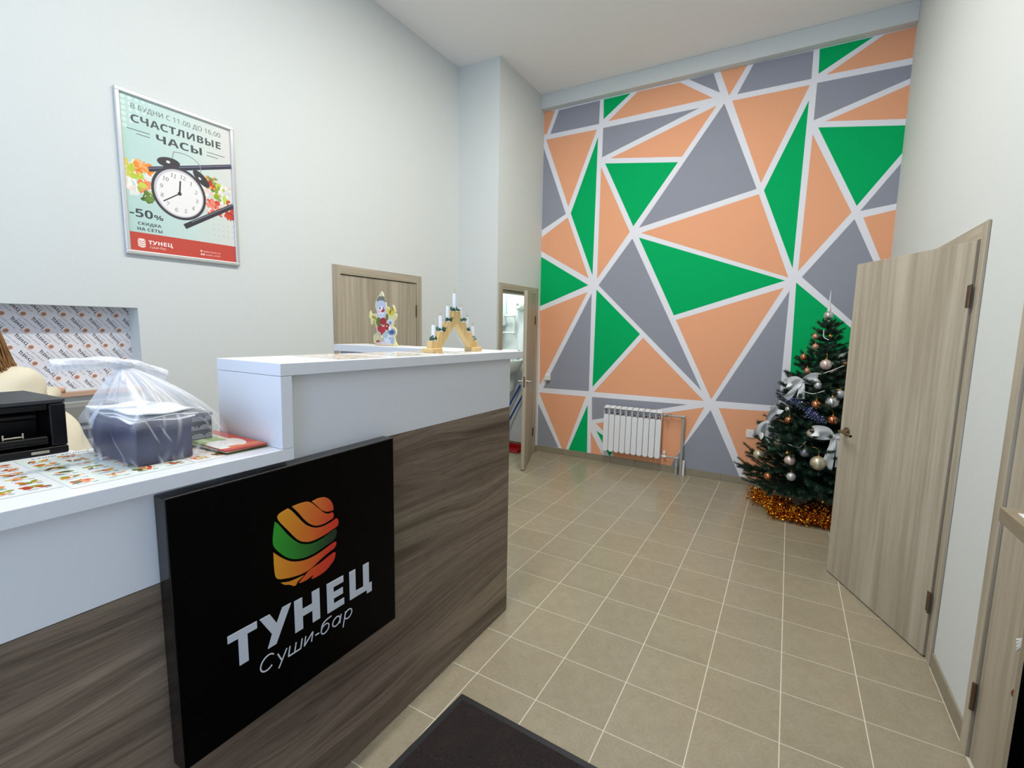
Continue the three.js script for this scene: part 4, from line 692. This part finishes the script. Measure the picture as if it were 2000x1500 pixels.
// ---------- decorated tree in the corner ----------
const TX = 0.215, TZ = -1.985;
{
  const t = thing('christmas_tree', 'dark green artificial fir tree with baubles and bows, half hidden by the open door', 'tree', [TX, 0, TZ]);
  const needle = S({ color: '#0e3320', roughness: 0.6, side: THREE.DoubleSide }), bark = S({ color: '#2c261b', roughness: 0.9 });
  const branchGeo = (len) => {
    const P = [], push = (a, b, c) => P.push(a.x, a.y, a.z, b.x, b.y, b.z, c.x, c.y, c.z), stems = [];
    const main = new THREE.CatmullRomCurve3([V(0, 0, 0), V(len * 0.4, len * 0.02, 0), V(len * 0.75, len * 0.02, rr(-0.03, 0.03) * len), V(len, len * 0.09, rr(-0.05, 0.05) * len)]); stems.push([main, len]);
    const n = Math.round(len / 0.085);
    for (let i = 1; i <= n; i++) for (const s of [-1, 1]) {
      const f = (i - 0.2 + rr(-0.2, 0.2)) / (n + 0.6), a = main.getPoint(f), l = (0.045 + len * 0.36 * (1 - f * 0.62)) * rr(0.8, 1.15);
      const d = V(Math.cos(0.85), rr(-0.1, 0.28), s * Math.sin(0.85)).normalize();
      stems.push([new THREE.CatmullRomCurve3([a, a.clone().addScaledVector(d, l * 0.5), a.clone().addScaledVector(d, l).add(V(l * 0.12, l * 0.1, 0))]), l]);
    }
    for (const [c, l] of stems) {
      const k = Math.round(l * 2100) + 16;
      for (let i = 0; i < k; i++) {
        const f = Math.max(0.02, (i + rnd()) / k), p = c.getPoint(Math.min(1, f)), ax = c.getTangent(Math.min(1, f)), th = rr(0, 6.283), u = V(0, 1, 0).cross(ax).normalize(), w = ax.clone().cross(u);
        const rad = u.multiplyScalar(Math.cos(th)).addScaledVector(w, Math.sin(th)), dir = rad.clone().multiplyScalar(0.85).addScaledVector(ax, rr(0.35, 0.9)).normalize(), sd = dir.clone().cross(rad.lengthSq() ? ax : u).normalize().multiplyScalar(0.0015), L = rr(0.02, 0.031);
        push(p.clone().add(sd), p.clone().sub(sd), p.clone().addScaledVector(dir, L));
      }
      const q = new THREE.TubeGeometry(c, 4, 0.0022, 4).toNonIndexed().attributes.position.array; for (const v of q) P.push(v);
    }
    const g = new THREE.BufferGeometry(); g.setAttribute('position', new THREE.BufferAttribute(new Float32Array(P), 3)); g.computeVertexNormals(); return g;
  };
  const lens = [0.07, 0.12, 0.18, 0.24, 0.31, 0.38, 0.45, 0.52], lib = lens.map((l) => [branchGeo(l), branchGeo(l)]);
  mesh('trunk', rod(V(0, 0.03, 0), V(-0.02, 1.67, 0), 0.017, 10, 0.006), bark, t);
  mesh('stand', mg([0, 1, 2].map((i) => rod(V(0, 0.1, 0), V(Math.cos(i * 2.1 + 0.4) * 0.25, 0.011, Math.sin(i * 2.1 + 0.4) * 0.25), 0.01, 8))), bark, t);
  for (let lv = 0; lv < 23; lv++) {
    const y = 0.235 + 1.385 * Math.pow(lv / 22, 0.92), R = 0.055 + 0.5 * (1.66 - Math.max(y, 0.3)) / 1.35, n = lv < 12 ? 10 : lv < 15 ? 8 : lv < 19 ? 6 : 5;
    for (let i = 0; i < n; i++) {
      const a = (i + (lv % 2) * 0.5 + rr(-0.22, 0.22)) / n * 6.283, dx = Math.cos(a), dz = -Math.sin(a);
      let L = R * rr(0.82, 1.12);
      if (dz < 0) L = Math.min(L, (TZ - ZB - 0.07) / -dz); if (dx > 0) L = Math.min(L, (X1 - TX - 0.07) / dx);
      let k = 0; while (k < lens.length - 1 && lens[k + 1] <= L) k++;
      const o = mesh('branch', lib[k][Math.floor(rnd() * 2)], needle, t), s = Math.min(1.2, L / lens[k]);
      o.position.set(-0.02 * y / 1.67, y, 0); o.rotation.set(rr(-0.3, 0.3), a, rr(-0.02, 0.12) + 0.2 * lv / 22 + (lv < 2 ? -0.12 : 0), 'YXZ'); o.scale.setScalar(s);
      for (let q = 0, b; q < 14; q++) { o.updateWorldMatrix(true, false); b = new THREE.Box3().setFromObject(o, true); if (b.max.x < X1 - 0.015 && b.min.z > ZB + 0.015) break; o.scale.multiplyScalar(0.9); }
    }
  }
  for (let i = 0; i < 4; i++) { const o = mesh('branch', lib[0][i % 2], needle, t); o.position.set(-0.02, 1.6, 0); o.rotation.set(0, i * 1.57, 1.1, 'YXZ'); }

  const silver = S({ color: '#d6d3cc', metalness: 0.85, roughness: 0.16 });
  const top = thing('tree_topper', 'silver glass spire on the tip of the fir tree', 'tree topper', [0.187, 1.648, TZ]);
  mesh('spire', lathe([[0.016, 0], [0.017, 0.012], [0.013, 0.02], [0.014, 0.03], [0.009, 0.036]], 20), silver, top);
  mesh('ball', lathe([[0.009, 0.036], [0.028, 0.05], [0.037, 0.074], [0.03, 0.097], [0.013, 0.11]], 28), silver, top);
  mesh('spike', lathe([[0.013, 0.11], [0.016, 0.122], [0.009, 0.14], [0.006, 0.2], [0.002, 0.283], [0, 0.285]], 16), S({ color: '#e4dcda', metalness: 0.4, roughness: 0.25 }), top);

  // baubles: kind, place, size, label
  const glit = (a, b) => S({ map: rep(dataTex(256, 256, (u, v) => { const n = vn(u * 90, v * 90, 90, 90); return n > 0.8 ? [250, 248, 240] : mix(a, b, n); }), 2, 2), metalness: 0.6, roughness: 0.45 });
  const B = {
    copper: S({ color: '#d2855c', metalness: 0.9, roughness: 0.14 }), rose: glit([150, 96, 70], [214, 158, 126]), pearl: S({ color: '#d9c3b9', metalness: 0.55, roughness: 0.3 }), champagne: S({ color: '#cfc6a8', metalness: 0.6, roughness: 0.3 }),
    silver: S({ color: '#c4c7c4', metalness: 0.85, roughness: 0.2 }), frost: glit([150, 152, 158], [222, 222, 224]), dark: glit([70, 76, 92], [150, 156, 170]), gold: S({ color: '#c79a4e', metalness: 0.9, roughness: 0.2 }), green: S({ color: '#0f8a4a', metalness: 0.2, roughness: 0.3 }),
  };
  const ball = new THREE.SphereGeometry(1, 28, 20), capG = mg([new THREE.CylinderGeometry(0.2, 0.22, 0.2, 12).translate(0, 1.04, 0), new THREE.TorusGeometry(0.13, 0.035, 6, 14).translate(0, 1.25, 0)]);
  const baubles = [
    ['rose', 0.106, 1.543, -1.936, 0.053, 'rose glitter bauble at the upper left, nearest the tree tip'], ['gold', 0.208, 1.55, -1.911, 0.034, 'tiny gold bauble just below the tree tip'], ['rose', 0.108, 1.46, -1.843, 0.05, 'rose glitter bauble on the second tier under the tree tip'],
    ['copper', 0.034, 1.369, -1.873, 0.054, 'copper bauble hanging from the upper left branch end'], ['pearl', 0.189, 1.319, -1.765, 0.086, 'large pearl pink bauble in the upper middle of the tree'], ['rose', 0.065, 1.252, -1.853, 0.06, 'rose glitter bauble just above the highest white bow'],
    ['copper', -0.047, 1.181, -1.883, 0.032, 'tiny copper bauble left of the highest white bow'], ['frost', 0.148, 1.146, -1.726, 0.06, 'frosted silver bauble right below the highest white bow'], ['copper', 0.144, 0.995, -1.667, 0.077, 'shiny copper bauble in the middle of the tree, left of the large silver one'],
    ['silver', 0.25, 1.023, -1.667, 0.101, 'large matt silver bauble beside the door edge'], ['frost', 0.299, 1.088, -1.716, 0.076, 'frosted silver bauble above the large silver one by the door edge'], ['silver', -0.046, 0.914, -1.843, 0.055, 'silver bauble at the left edge under the blue tinsel'],
    ['silver', -0.108, 0.84, -1.873, 0.051, 'small silver bauble above the left copper bauble'], ['copper', -0.143, 0.892, -1.883, 0.042, 'small copper bauble at the left branch end over the orange wall field'], ['copper', -0.034, 0.835, -1.736, 0.071, 'copper bauble in the left half, below the blue tinsel'],
    ['copper', 0.261, 0.888, -1.618, 0.079, 'copper bauble by the door handle'], ['pearl', 0.128, 0.769, -1.589, 0.072, 'pearl bauble left of the right-hand bow'], ['champagne', -0.101, 0.634, -1.716, 0.066, 'champagne bauble over the green one'],
    ['dark', 0.089, 0.617, -1.53, 0.068, 'dark grey glitter bauble in the lower middle'], ['pearl', -0.007, 0.533, -1.549, 0.082, 'pink pearl bauble in the lower middle'], ['champagne', 0.184, 0.556, -1.491, 0.112, 'largest champagne bauble low on the right'],
    ['champagne', -0.244, 0.473, -1.863, 0.095, 'big champagne bauble at the lower left edge'], ['copper', -0.152, 0.359, -1.608, 0.067, 'lowest copper bauble at the lower left'], ['frost', 0.011, 0.415, -1.491, 0.068, 'lowest frosted white bauble'],
    ['gold', -0.029, 0.585, -1.589, 0.031, 'tiny gold bauble above the pink pearl one'], ['green', -0.14, 0.571, -1.755, 0.055, 'green bauble deep among the left branches'],
  ];
  for (const [k, x, y, z, d, l] of baubles) {
    const o = thing('bauble', l, 'bauble', [x, y, z], rr(0, 6)); o.scale.setScalar(d / 2);
    mesh('ball', ball, B[k], o); mesh('cap', capG, B.gold, o); mesh('hook', new THREE.TubeGeometry(new THREE.CatmullRomCurve3([V(0, 1.3, 0), V(0.1, 1.7, 0), V(0, 2.1, -0.3), V(0, 2.2, -0.9)]), 10, 0.03, 5), B.gold, o);
  }
  // bows
  const lace = S({ map: rep(dataTex(128, 128, (u, v) => { const n = vn(u * 50, v * 50, 50, 50); return n > 0.72 ? [255, 255, 255] : [226, 230, 228]; }), 3, 3), roughness: 0.55, side: THREE.DoubleSide });
  const strip = (pts, w, across) => {
    const c = new THREE.CatmullRomCurve3(pts), n = 26, P = [], I = [], uv = [];
    for (let i = 0; i <= n; i++) { const f = i / n, p = c.getPoint(f), t2 = c.getTangent(f), s = across.clone().addScaledVector(t2, -across.dot(t2)).normalize(), ww = typeof w === 'function' ? w(f) : w; for (let j = 0; j <= 4; j++) { const q = p.clone().addScaledVector(s, (j / 4 - 0.5) * ww).addScaledVector(t2.clone().cross(s), 0.004 * Math.sin(j * 1.6 + f * 9)); P.push(q.x, q.y, q.z); uv.push(f, j / 4); } }
    for (let i = 0; i < n; i++) for (let j = 0; j < 4; j++) { const o = i * 5 + j; I.push(o, o + 5, o + 1, o + 1, o + 5, o + 6); }
    const g = new THREE.BufferGeometry(); g.setAttribute('position', new THREE.BufferAttribute(new Float32Array(P), 3)); g.setAttribute('uv', new THREE.BufferAttribute(new Float32Array(uv), 2)); g.setIndex(I); g.computeVertexNormals(); return g;
  };
  const bow = (label, pos, s, turn, tails, roll) => {
    const o = thing('bow', label, 'bow', pos, turn); o.rotation.z = roll; o.scale.setScalar(s);
    const w = (f) => 0.03 + 0.045 * Math.sin(f * Math.PI);
    for (const d of [-1, 1]) mesh('loop', strip([V(0, 0, 0), V(d * 0.05, 0.028, 0.018), V(d * 0.1, 0.022, 0.02), V(d * 0.112, 0, 0.002), V(d * 0.08, -0.012, -0.014), V(d * 0.035, -0.006, -0.008), V(0, 0, 0)], w, V(0, 1, 0.3)), lace, o);
    mesh('knot', new THREE.SphereGeometry(0.016, 14, 10).scale(1, 1.15, 0.8), lace, o);
    for (const tl of tails) mesh('tail', strip([V(0, 0, 0), ...tl.map((p) => V(...p))], (f) => 0.024 + 0.05 * f, V(1, 0.2, 0)), lace, o);
  };
  bow('white ribbon bow on the left side of the tree, highest of the three', [0.033, 1.174, -1.736], 1.0, 0.25, [[[-0.05, -0.04, 0.01], [-0.1, -0.09, 0.0], [-0.145, -0.12, -0.01]], [[-0.012, -0.05, 0.012], [-0.03, -0.11, 0.01], [-0.04, -0.145, 0.0]]], 0.25);
  bow('white ribbon bow at the left edge of the tree, tails before the socket', [-0.193, 0.786, -1.804], 1.25, 0.5, [[[-0.03, -0.06, 0.01], [-0.045, -0.13, 0.01], [-0.06, -0.21, -0.01]], [[-0.04, -0.03, 0.0], [-0.1, -0.1, -0.01], [-0.13, -0.16, -0.02]]], 1.0);
  bow('white glitter bow beside the door handle', [0.268, 0.769, -1.54], 1.2, 0.2, [[[0.01, -0.06, 0.012], [0.015, -0.14, 0.012], [0.02, -0.22, 0.0]], [[0.05, -0.05, 0.0], [0.08, -0.12, 0.0], [0.1, -0.18, 0.0]]], -0.2);
  // tinsel: thin foil strips round a winding core
  const foil = (path, n, len, wid, spread) => {
    const P = []; const c = new THREE.CatmullRomCurve3(path);
    for (let i = 0; i < n; i++) {
      const p = c.getPoint(rnd()).add(V(rr(-1, 1) * spread[0], rr(0, 1) * spread[1], rr(-1, 1) * spread[2])), d = V(rr(-1, 1), rr(-0.6, 0.9), rr(-1, 1)).normalize(), s = d.clone().cross(V(rr(-1, 1), rr(-1, 1), rr(-1, 1))).normalize(), b = s.clone().cross(d), L = len * rr(0.6, 1.3), W = wid * rr(0.7, 1.3);
      let a0 = p.clone().addScaledVector(s, W / 2), a1 = p.clone().addScaledVector(s, -W / 2);
      for (let k = 1; k <= 3; k++) { const f = k / 3, q = p.clone().addScaledVector(d, L * f).addScaledVector(b, L * 0.3 * f * f), s2 = s.clone().applyAxisAngle(d, 0.7 * k), b0 = q.clone().addScaledVector(s2, W / 2), b1 = q.clone().addScaledVector(s2, -W / 2); for (const v of [a0, a1, b0, a1, b1, b0]) P.push(v.x, Math.max(0.002, v.y), v.z); a0 = b0; a1 = b1; }
    }
    const g = new THREE.BufferGeometry(); g.setAttribute('position', new THREE.BufferAttribute(new Float32Array(P), 3)); g.computeVertexNormals(); return g;
  };
  const bt = mesh('tinsel_garland', foil([V(-0.085, 1.012, -1.834), V(-0.002, 0.987, -1.736), V(0.072, 0.953, -1.677), V(0.135, 0.899, -1.608), V(0.18, 0.865, -1.579)], 1300, 0.03, 0.0036, [0.022, 0.026, 0.022]), S({ color: '#9aa2c4', metalness: 1, roughness: 0.1, side: THREE.DoubleSide }));
  tag(bt, 'blue and silver tinsel draped across the middle of the tree', 'tinsel', null, 'stuff');
  const cord = mesh('light_string', mg([tube([V(0.155, 1.6, -1.834), V(0.16, 1.541, -1.804), V(0.194, 1.521, -1.794)], 0.0028, 14, 6), tube([V(0.086, 1.242, -1.765), V(0.155, 1.242, -1.736), V(0.233, 1.276, -1.745), V(0.312, 1.316, -1.785)], 0.0028, 20, 6), tube([V(-0.198, 0.659, -1.745), V(-0.119, 0.581, -1.677), V(-0.061, 0.541, -1.628)], 0.0028, 14, 6), tube([V(0.047, 1.09, -1.726), V(0.116, 1.08, -1.696), V(0.194, 1.11, -1.706)], 0.0028, 14, 6), tube([V(-0.031, 0.649, -1.647), V(0.047, 0.639, -1.598), V(0.096, 0.698, -1.598)], 0.0028, 14, 6)]), M.whiteMatt);
  tag(cord, 'thin pale light string wound through the fir branches', 'string lights');
  const gt = mesh('tinsel_garland', foil([V(-0.24, 0.012, -2.04), V(-0.16, 0.012, -1.9), V(-0.03, 0.012, -1.8), V(-0.06, 0.012, -1.68), V(0.08, 0.012, -1.62), V(0.2, 0.012, -1.66), V(0.3, 0.012, -1.62), V(0.42, 0.012, -1.68), V(0.34, 0.012, -1.82), V(0.16, 0.012, -1.78)], 4200, 0.036, 0.0095, [0.085, 0.1, 0.085]), S({ color: '#eda62c', metalness: 1, roughness: 0.07, side: THREE.DoubleSide }));
  tag(gt, 'heap of gold tinsel on the floor round the foot of the tree', 'tinsel', null, 'stuff');
}

// ---------- worker behind the counter ----------
{
  const cap = (p, a, b, ra, rb) => {                                     // distance to a tapered capsule
    const dx = b[0] - a[0], dy = b[1] - a[1], dz = b[2] - a[2], t = sat(((p[0] - a[0]) * dx + (p[1] - a[1]) * dy + (p[2] - a[2]) * dz) / (dx * dx + dy * dy + dz * dz));
    return Math.hypot(p[0] - a[0] - t * dx, p[1] - a[1] - t * dy, p[2] - a[2] - t * dz) - ra - (rb - ra) * t;
  };
  const field = (bones, k) => (p) => { let d = 9; for (const [a, b, ra, rb] of bones) { const e = cap(p, a, b, ra, rb), h = sat(0.5 + 0.5 * (d - e) / k); d = d + (e - d) * h - k * h * (1 - h); } return d; };
  const surface = (f, c, half, res) => {
    const mc = new MarchingCubes(res, new THREE.MeshStandardMaterial(), false, false, 220000); mc.isolation = 0;
    const h = res / 2, p = [0, 0, 0];
    for (let z = 0, i = 0; z < res; z++) for (let y = 0; y < res; y++) for (let x = 0; x < res; x++, i++) { p[0] = c[0] + (x - h) / h * half; p[1] = c[1] + (y - h) / h * half; p[2] = c[2] + (z - h) / h * half; mc.field[i] = -f(p); }
    mc.update();
    const n = mc.count, P = new Float32Array(n * 3), Nn = mc.normalArray.slice(0, n * 3);
    for (let i = 0; i < n * 3; i++) P[i] = c[i % 3] + mc.positionArray[i] * half;
    const g = new THREE.BufferGeometry(); g.setAttribute('position', new THREE.BufferAttribute(P, 3)); g.setAttribute('normal', new THREE.BufferAttribute(Nn, 3)); return g;
  };
  // joints; she faces the hatch (-x), her right side towards -z, right hand on the sill
  const pel = [-2.44, 0.98, 2.31], sR = [-2.575, 1.33, 2.285], sL = [-2.56, 1.34, 2.56], eR = [-2.86, 1.2, 2.165], wR = [-3.11, 1.24, 2.045], eL = [-2.6, 1.08, 2.64], wL = [-2.78, 0.98, 2.56], neck = [-2.59, 1.39, 2.4], head = [-2.65, 1.55, 2.425], HZ = 2.425, HY = -0.05;
  const torso = (r) => [[[pel[0], pel[1], 2.25], [-2.54, 1.22, 2.35], 0.12 + r, 0.105 + r], [[pel[0], pel[1], 2.38], [-2.54, 1.22, 2.49], 0.12 + r, 0.105 + r], [sR, sL, 0.052 + r, 0.052 + r], [[-2.54, 1.2, 2.36], [-2.565, 1.31, 2.35], 0.09 + r, 0.06 + r], [[-2.54, 1.2, 2.49], [-2.565, 1.31, 2.5], 0.09 + r, 0.06 + r]];
  const arms = (r) => [[sR, eR, 0.052 + r, 0.043 + r], [eR, wR, 0.042 + r, 0.028 + r], [sL, eL, 0.052 + r, 0.043 + r], [eL, wL, 0.042 + r, 0.028 + r]];
  const legs = (r) => [[[-2.4, 0.93, 2.23], [-2.42, 0.5, 2.21], 0.095 + r, 0.06 + r], [[-2.42, 0.5, 2.21], [-2.4, 0.09, 2.2], 0.058 + r, 0.04 + r], [[-2.4, 0.93, 2.4], [-2.42, 0.5, 2.42], 0.095 + r, 0.06 + r], [[-2.42, 0.5, 2.42], [-2.4, 0.09, 2.43], 0.058 + r, 0.04 + r]];
  const body = surface(field([...torso(0), ...arms(0), ...legs(0), [neck, [-2.62, 1.49, 2.4], 0.056, 0.05]], 0.05), [-2.75, 0.85, 2.36], 0.95, 150);
  const headG = surface(field([[[head[0] + 0.012, 1.635 + HY, HZ], [head[0] - 0.012, 1.6 + HY, HZ], 0.092, 0.085], [[head[0] - 0.03, 1.56 + HY, HZ], [head[0] - 0.06, 1.525 + HY, HZ], 0.06, 0.036], [[head[0] - 0.085, 1.6 + HY, HZ], [head[0] - 0.108, 1.578 + HY, HZ], 0.012, 0.015], [[head[0] - 0.083, 1.543 + HY, HZ - 0.022], [head[0] - 0.083, 1.543 + HY, HZ + 0.022], 0.011, 0.011], [[head[0] - 0.079, 1.612 + HY, HZ - 0.032], [head[0] - 0.079, 1.612 + HY, HZ - 0.028], 0.014, 0.014], [[head[0] - 0.079, 1.612 + HY, HZ + 0.028], [head[0] - 0.079, 1.612 + HY, HZ + 0.032], 0.014, 0.014],
    [[head[0] + 0.01, 1.615 + HY, HZ - 0.088], [head[0] + 0.016, 1.575 + HY, HZ - 0.086], 0.014, 0.01], [[head[0] + 0.01, 1.615 + HY, HZ + 0.088], [head[0] + 0.016, 1.575 + HY, HZ + 0.086], 0.014, 0.01], [neck, [-2.62, 1.49, 2.4], 0.056, 0.05]], 0.018), [-2.65, 1.52, HZ], 0.2, 96);
  const hand = (w, dir, out, up, curl) => {                              // palm, four unequal fingers, thumb off the side
    const D = V(...dir).normalize(), O = V(...out).normalize(), Y = V(...up), W = V(...w), at = (d, o, u) => W.clone().addScaledVector(D, d).addScaledVector(O, o).addScaledVector(Y, u).toArray(), bones = [[w, at(0.03, 0, 0), 0.026, 0.024], [at(0.03, 0.02, 0), at(0.082, 0.028, 0), 0.017, 0.013], [at(0.03, -0.02, 0), at(0.078, -0.028, 0), 0.017, 0.012], [at(0.03, 0, 0), at(0.084, 0.002, 0), 0.018, 0.014]];
    [[0.03, 0.066], [0.011, 0.074], [-0.01, 0.069], [-0.029, 0.054]].forEach(([o, l]) => { const a = at(0.08, o, 0.002), b = at(0.08 + l * 0.5, o * 1.1, 0.002 - curl * 0.3), c = at(0.08 + l * 0.85, o * 1.12, -curl * 0.75), d = at(0.08 + l * 0.95, o * 1.12, -curl * 1.2); bones.push([a, b, 0.0092, 0.0085], [b, c, 0.0085, 0.0078], [c, d, 0.0078, 0.007]); });
    bones.push([at(0.025, 0.024, -0.004), at(0.05, 0.052, -0.008), 0.0125, 0.0105], [at(0.05, 0.052, -0.008), at(0.08, 0.06, -0.012), 0.0105, 0.0085]);
    return surface(field(bones, 0.006), at(0.065, 0, 0), 0.13, 92);
  };
  const skin = S({ color: '#dba888', roughness: 0.55 });
  const p = new THREE.Group(); p.name = numbered('person'); scene.add(p);
  tag(p, 'worker in a cream shirt with long brown hair leaning on the hatch sill', 'person');
  mesh('body', mg([body, headG, hand(wR, [-0.92, -0.02, -0.36], [-0.36, 0, 0.92], [0, 1, 0], 0.014), hand(wL, [-0.9, -0.25, -0.2], [0.2, 0, -0.9], [0.2, 1, 0], 0.03)]), skin, p);
  const cloth = S({ color: '#dcd3bb', roughness: 0.85, bumpMap: rep(wallBump, 6, 6), bumpScale: 0.0008 });
  const bend = (f) => (q) => f(q) + 0.004 * Math.sin(q[1] * 46 + q[2] * 21) * Math.sin(q[0] * 29 + q[1] * 13);
  mesh('shirt', surface(bend(field([...torso(0.017), [sR, eR, 0.064, 0.05], [eR, [-3.06, 1.236, 2.062], 0.048, 0.036], [[-2.44, 0.92, 2.24], [-2.5, 1.14, 2.265], 0.14, 0.125], [sL, eL, 0.066, 0.054], [eL, [-2.75, 0.995, 2.57], 0.052, 0.04], [[-2.45, 0.9, 2.24], [-2.45, 0.9, 2.38], 0.145, 0.145]], 0.045)), [-2.75, 1.12, 2.36], 0.55, 120), cloth, p);
  mesh('collar', new THREE.TorusGeometry(0.062, 0.014, 10, 28).rotateX(Math.PI / 2).rotateZ(0.25).translate(-2.592, 1.402, 2.4), cloth, p);
  mesh('trousers', surface(field([...legs(0.016), [[pel[0], 0.96, 2.25], [pel[0], 0.96, 2.37], 0.13, 0.13]], 0.04), [-2.41, 0.58, 2.38], 0.56, 90), S({ color: '#26282e', roughness: 0.85 }), p);
  for (const z of [2.2, 2.43]) mesh('shoe', surface(field([[[-2.36, 0.055, z], [-2.46, 0.045, z], 0.045, 0.044], [[-2.46, 0.04, z], [-2.56, 0.032, z], 0.042, 0.028]], 0.03), [-2.45, 0.06, z], 0.16, 40), M.black, p);
  // hair: a shell over the skull and long locks falling over the shoulders
  const hairM = S({ color: '#8a6233', roughness: 0.5 }), shell = surface((q) => Math.max(field([[[head[0] + 0.02, 1.64 + HY, HZ], [head[0] + 0.01, 1.6 + HY, HZ], 0.104, 0.1], [[head[0] + 0.05, 1.6 + HY, HZ], [head[0] + 0.08, 1.45 + HY, HZ], 0.085, 0.07]], 0.03)(q), -(q[0] - head[0] + 0.045) + (q[1] > 1.66 + HY ? -1 : 0)), [-2.6, 1.56 + HY, HZ], 0.26, 80);
  const hair = mesh('hair', shell, hairM, p), locks = [];
  for (let i = 0; i < 420; i++) { const a = rr(-1.9, 1.9), r = 0.098 + rr(0, 0.012), x = head[0] + 0.01 + Math.cos(a) * r, z = HZ + Math.sin(a) * r, l = rr(0.2, 0.3); locks.push(tube([V(x, 1.63 + HY, z), V(x + 0.02 * Math.cos(a), 1.63 + HY - l * 0.45, z + 0.018 * Math.sin(a) + rr(-0.01, 0.01)), V(x + 0.05 * Math.cos(a) + rr(-0.01, 0.01), 1.63 + HY - l, z + 0.045 * Math.sin(a) + rr(-0.012, 0.012))], rr(0.0012, 0.0028), 7, 4)); }
  mesh('lock', mg(locks), hairM, hair).userData.kind = 'stuff';
}

// the counter stands on an uneven floor: it and what is on it lean up towards the shop front by three quarters of a degree
{
  const q = new THREE.Quaternion().setFromAxisAngle(V(1, 0, 0), -0.0128), pivot = V(0, HT, 1.51);
  for (const o of scene.children) if (/^(reception_counter|menu_sheet|leaflet|printer|takeout_box|napkins|carrier_bag|counter_return|snowman_figure|candle_arch)/.test(o.name)) { o.position.sub(pivot).applyQuaternion(q).add(pivot); o.quaternion.premultiply(q); }
}

renderer.render(scene, camera);
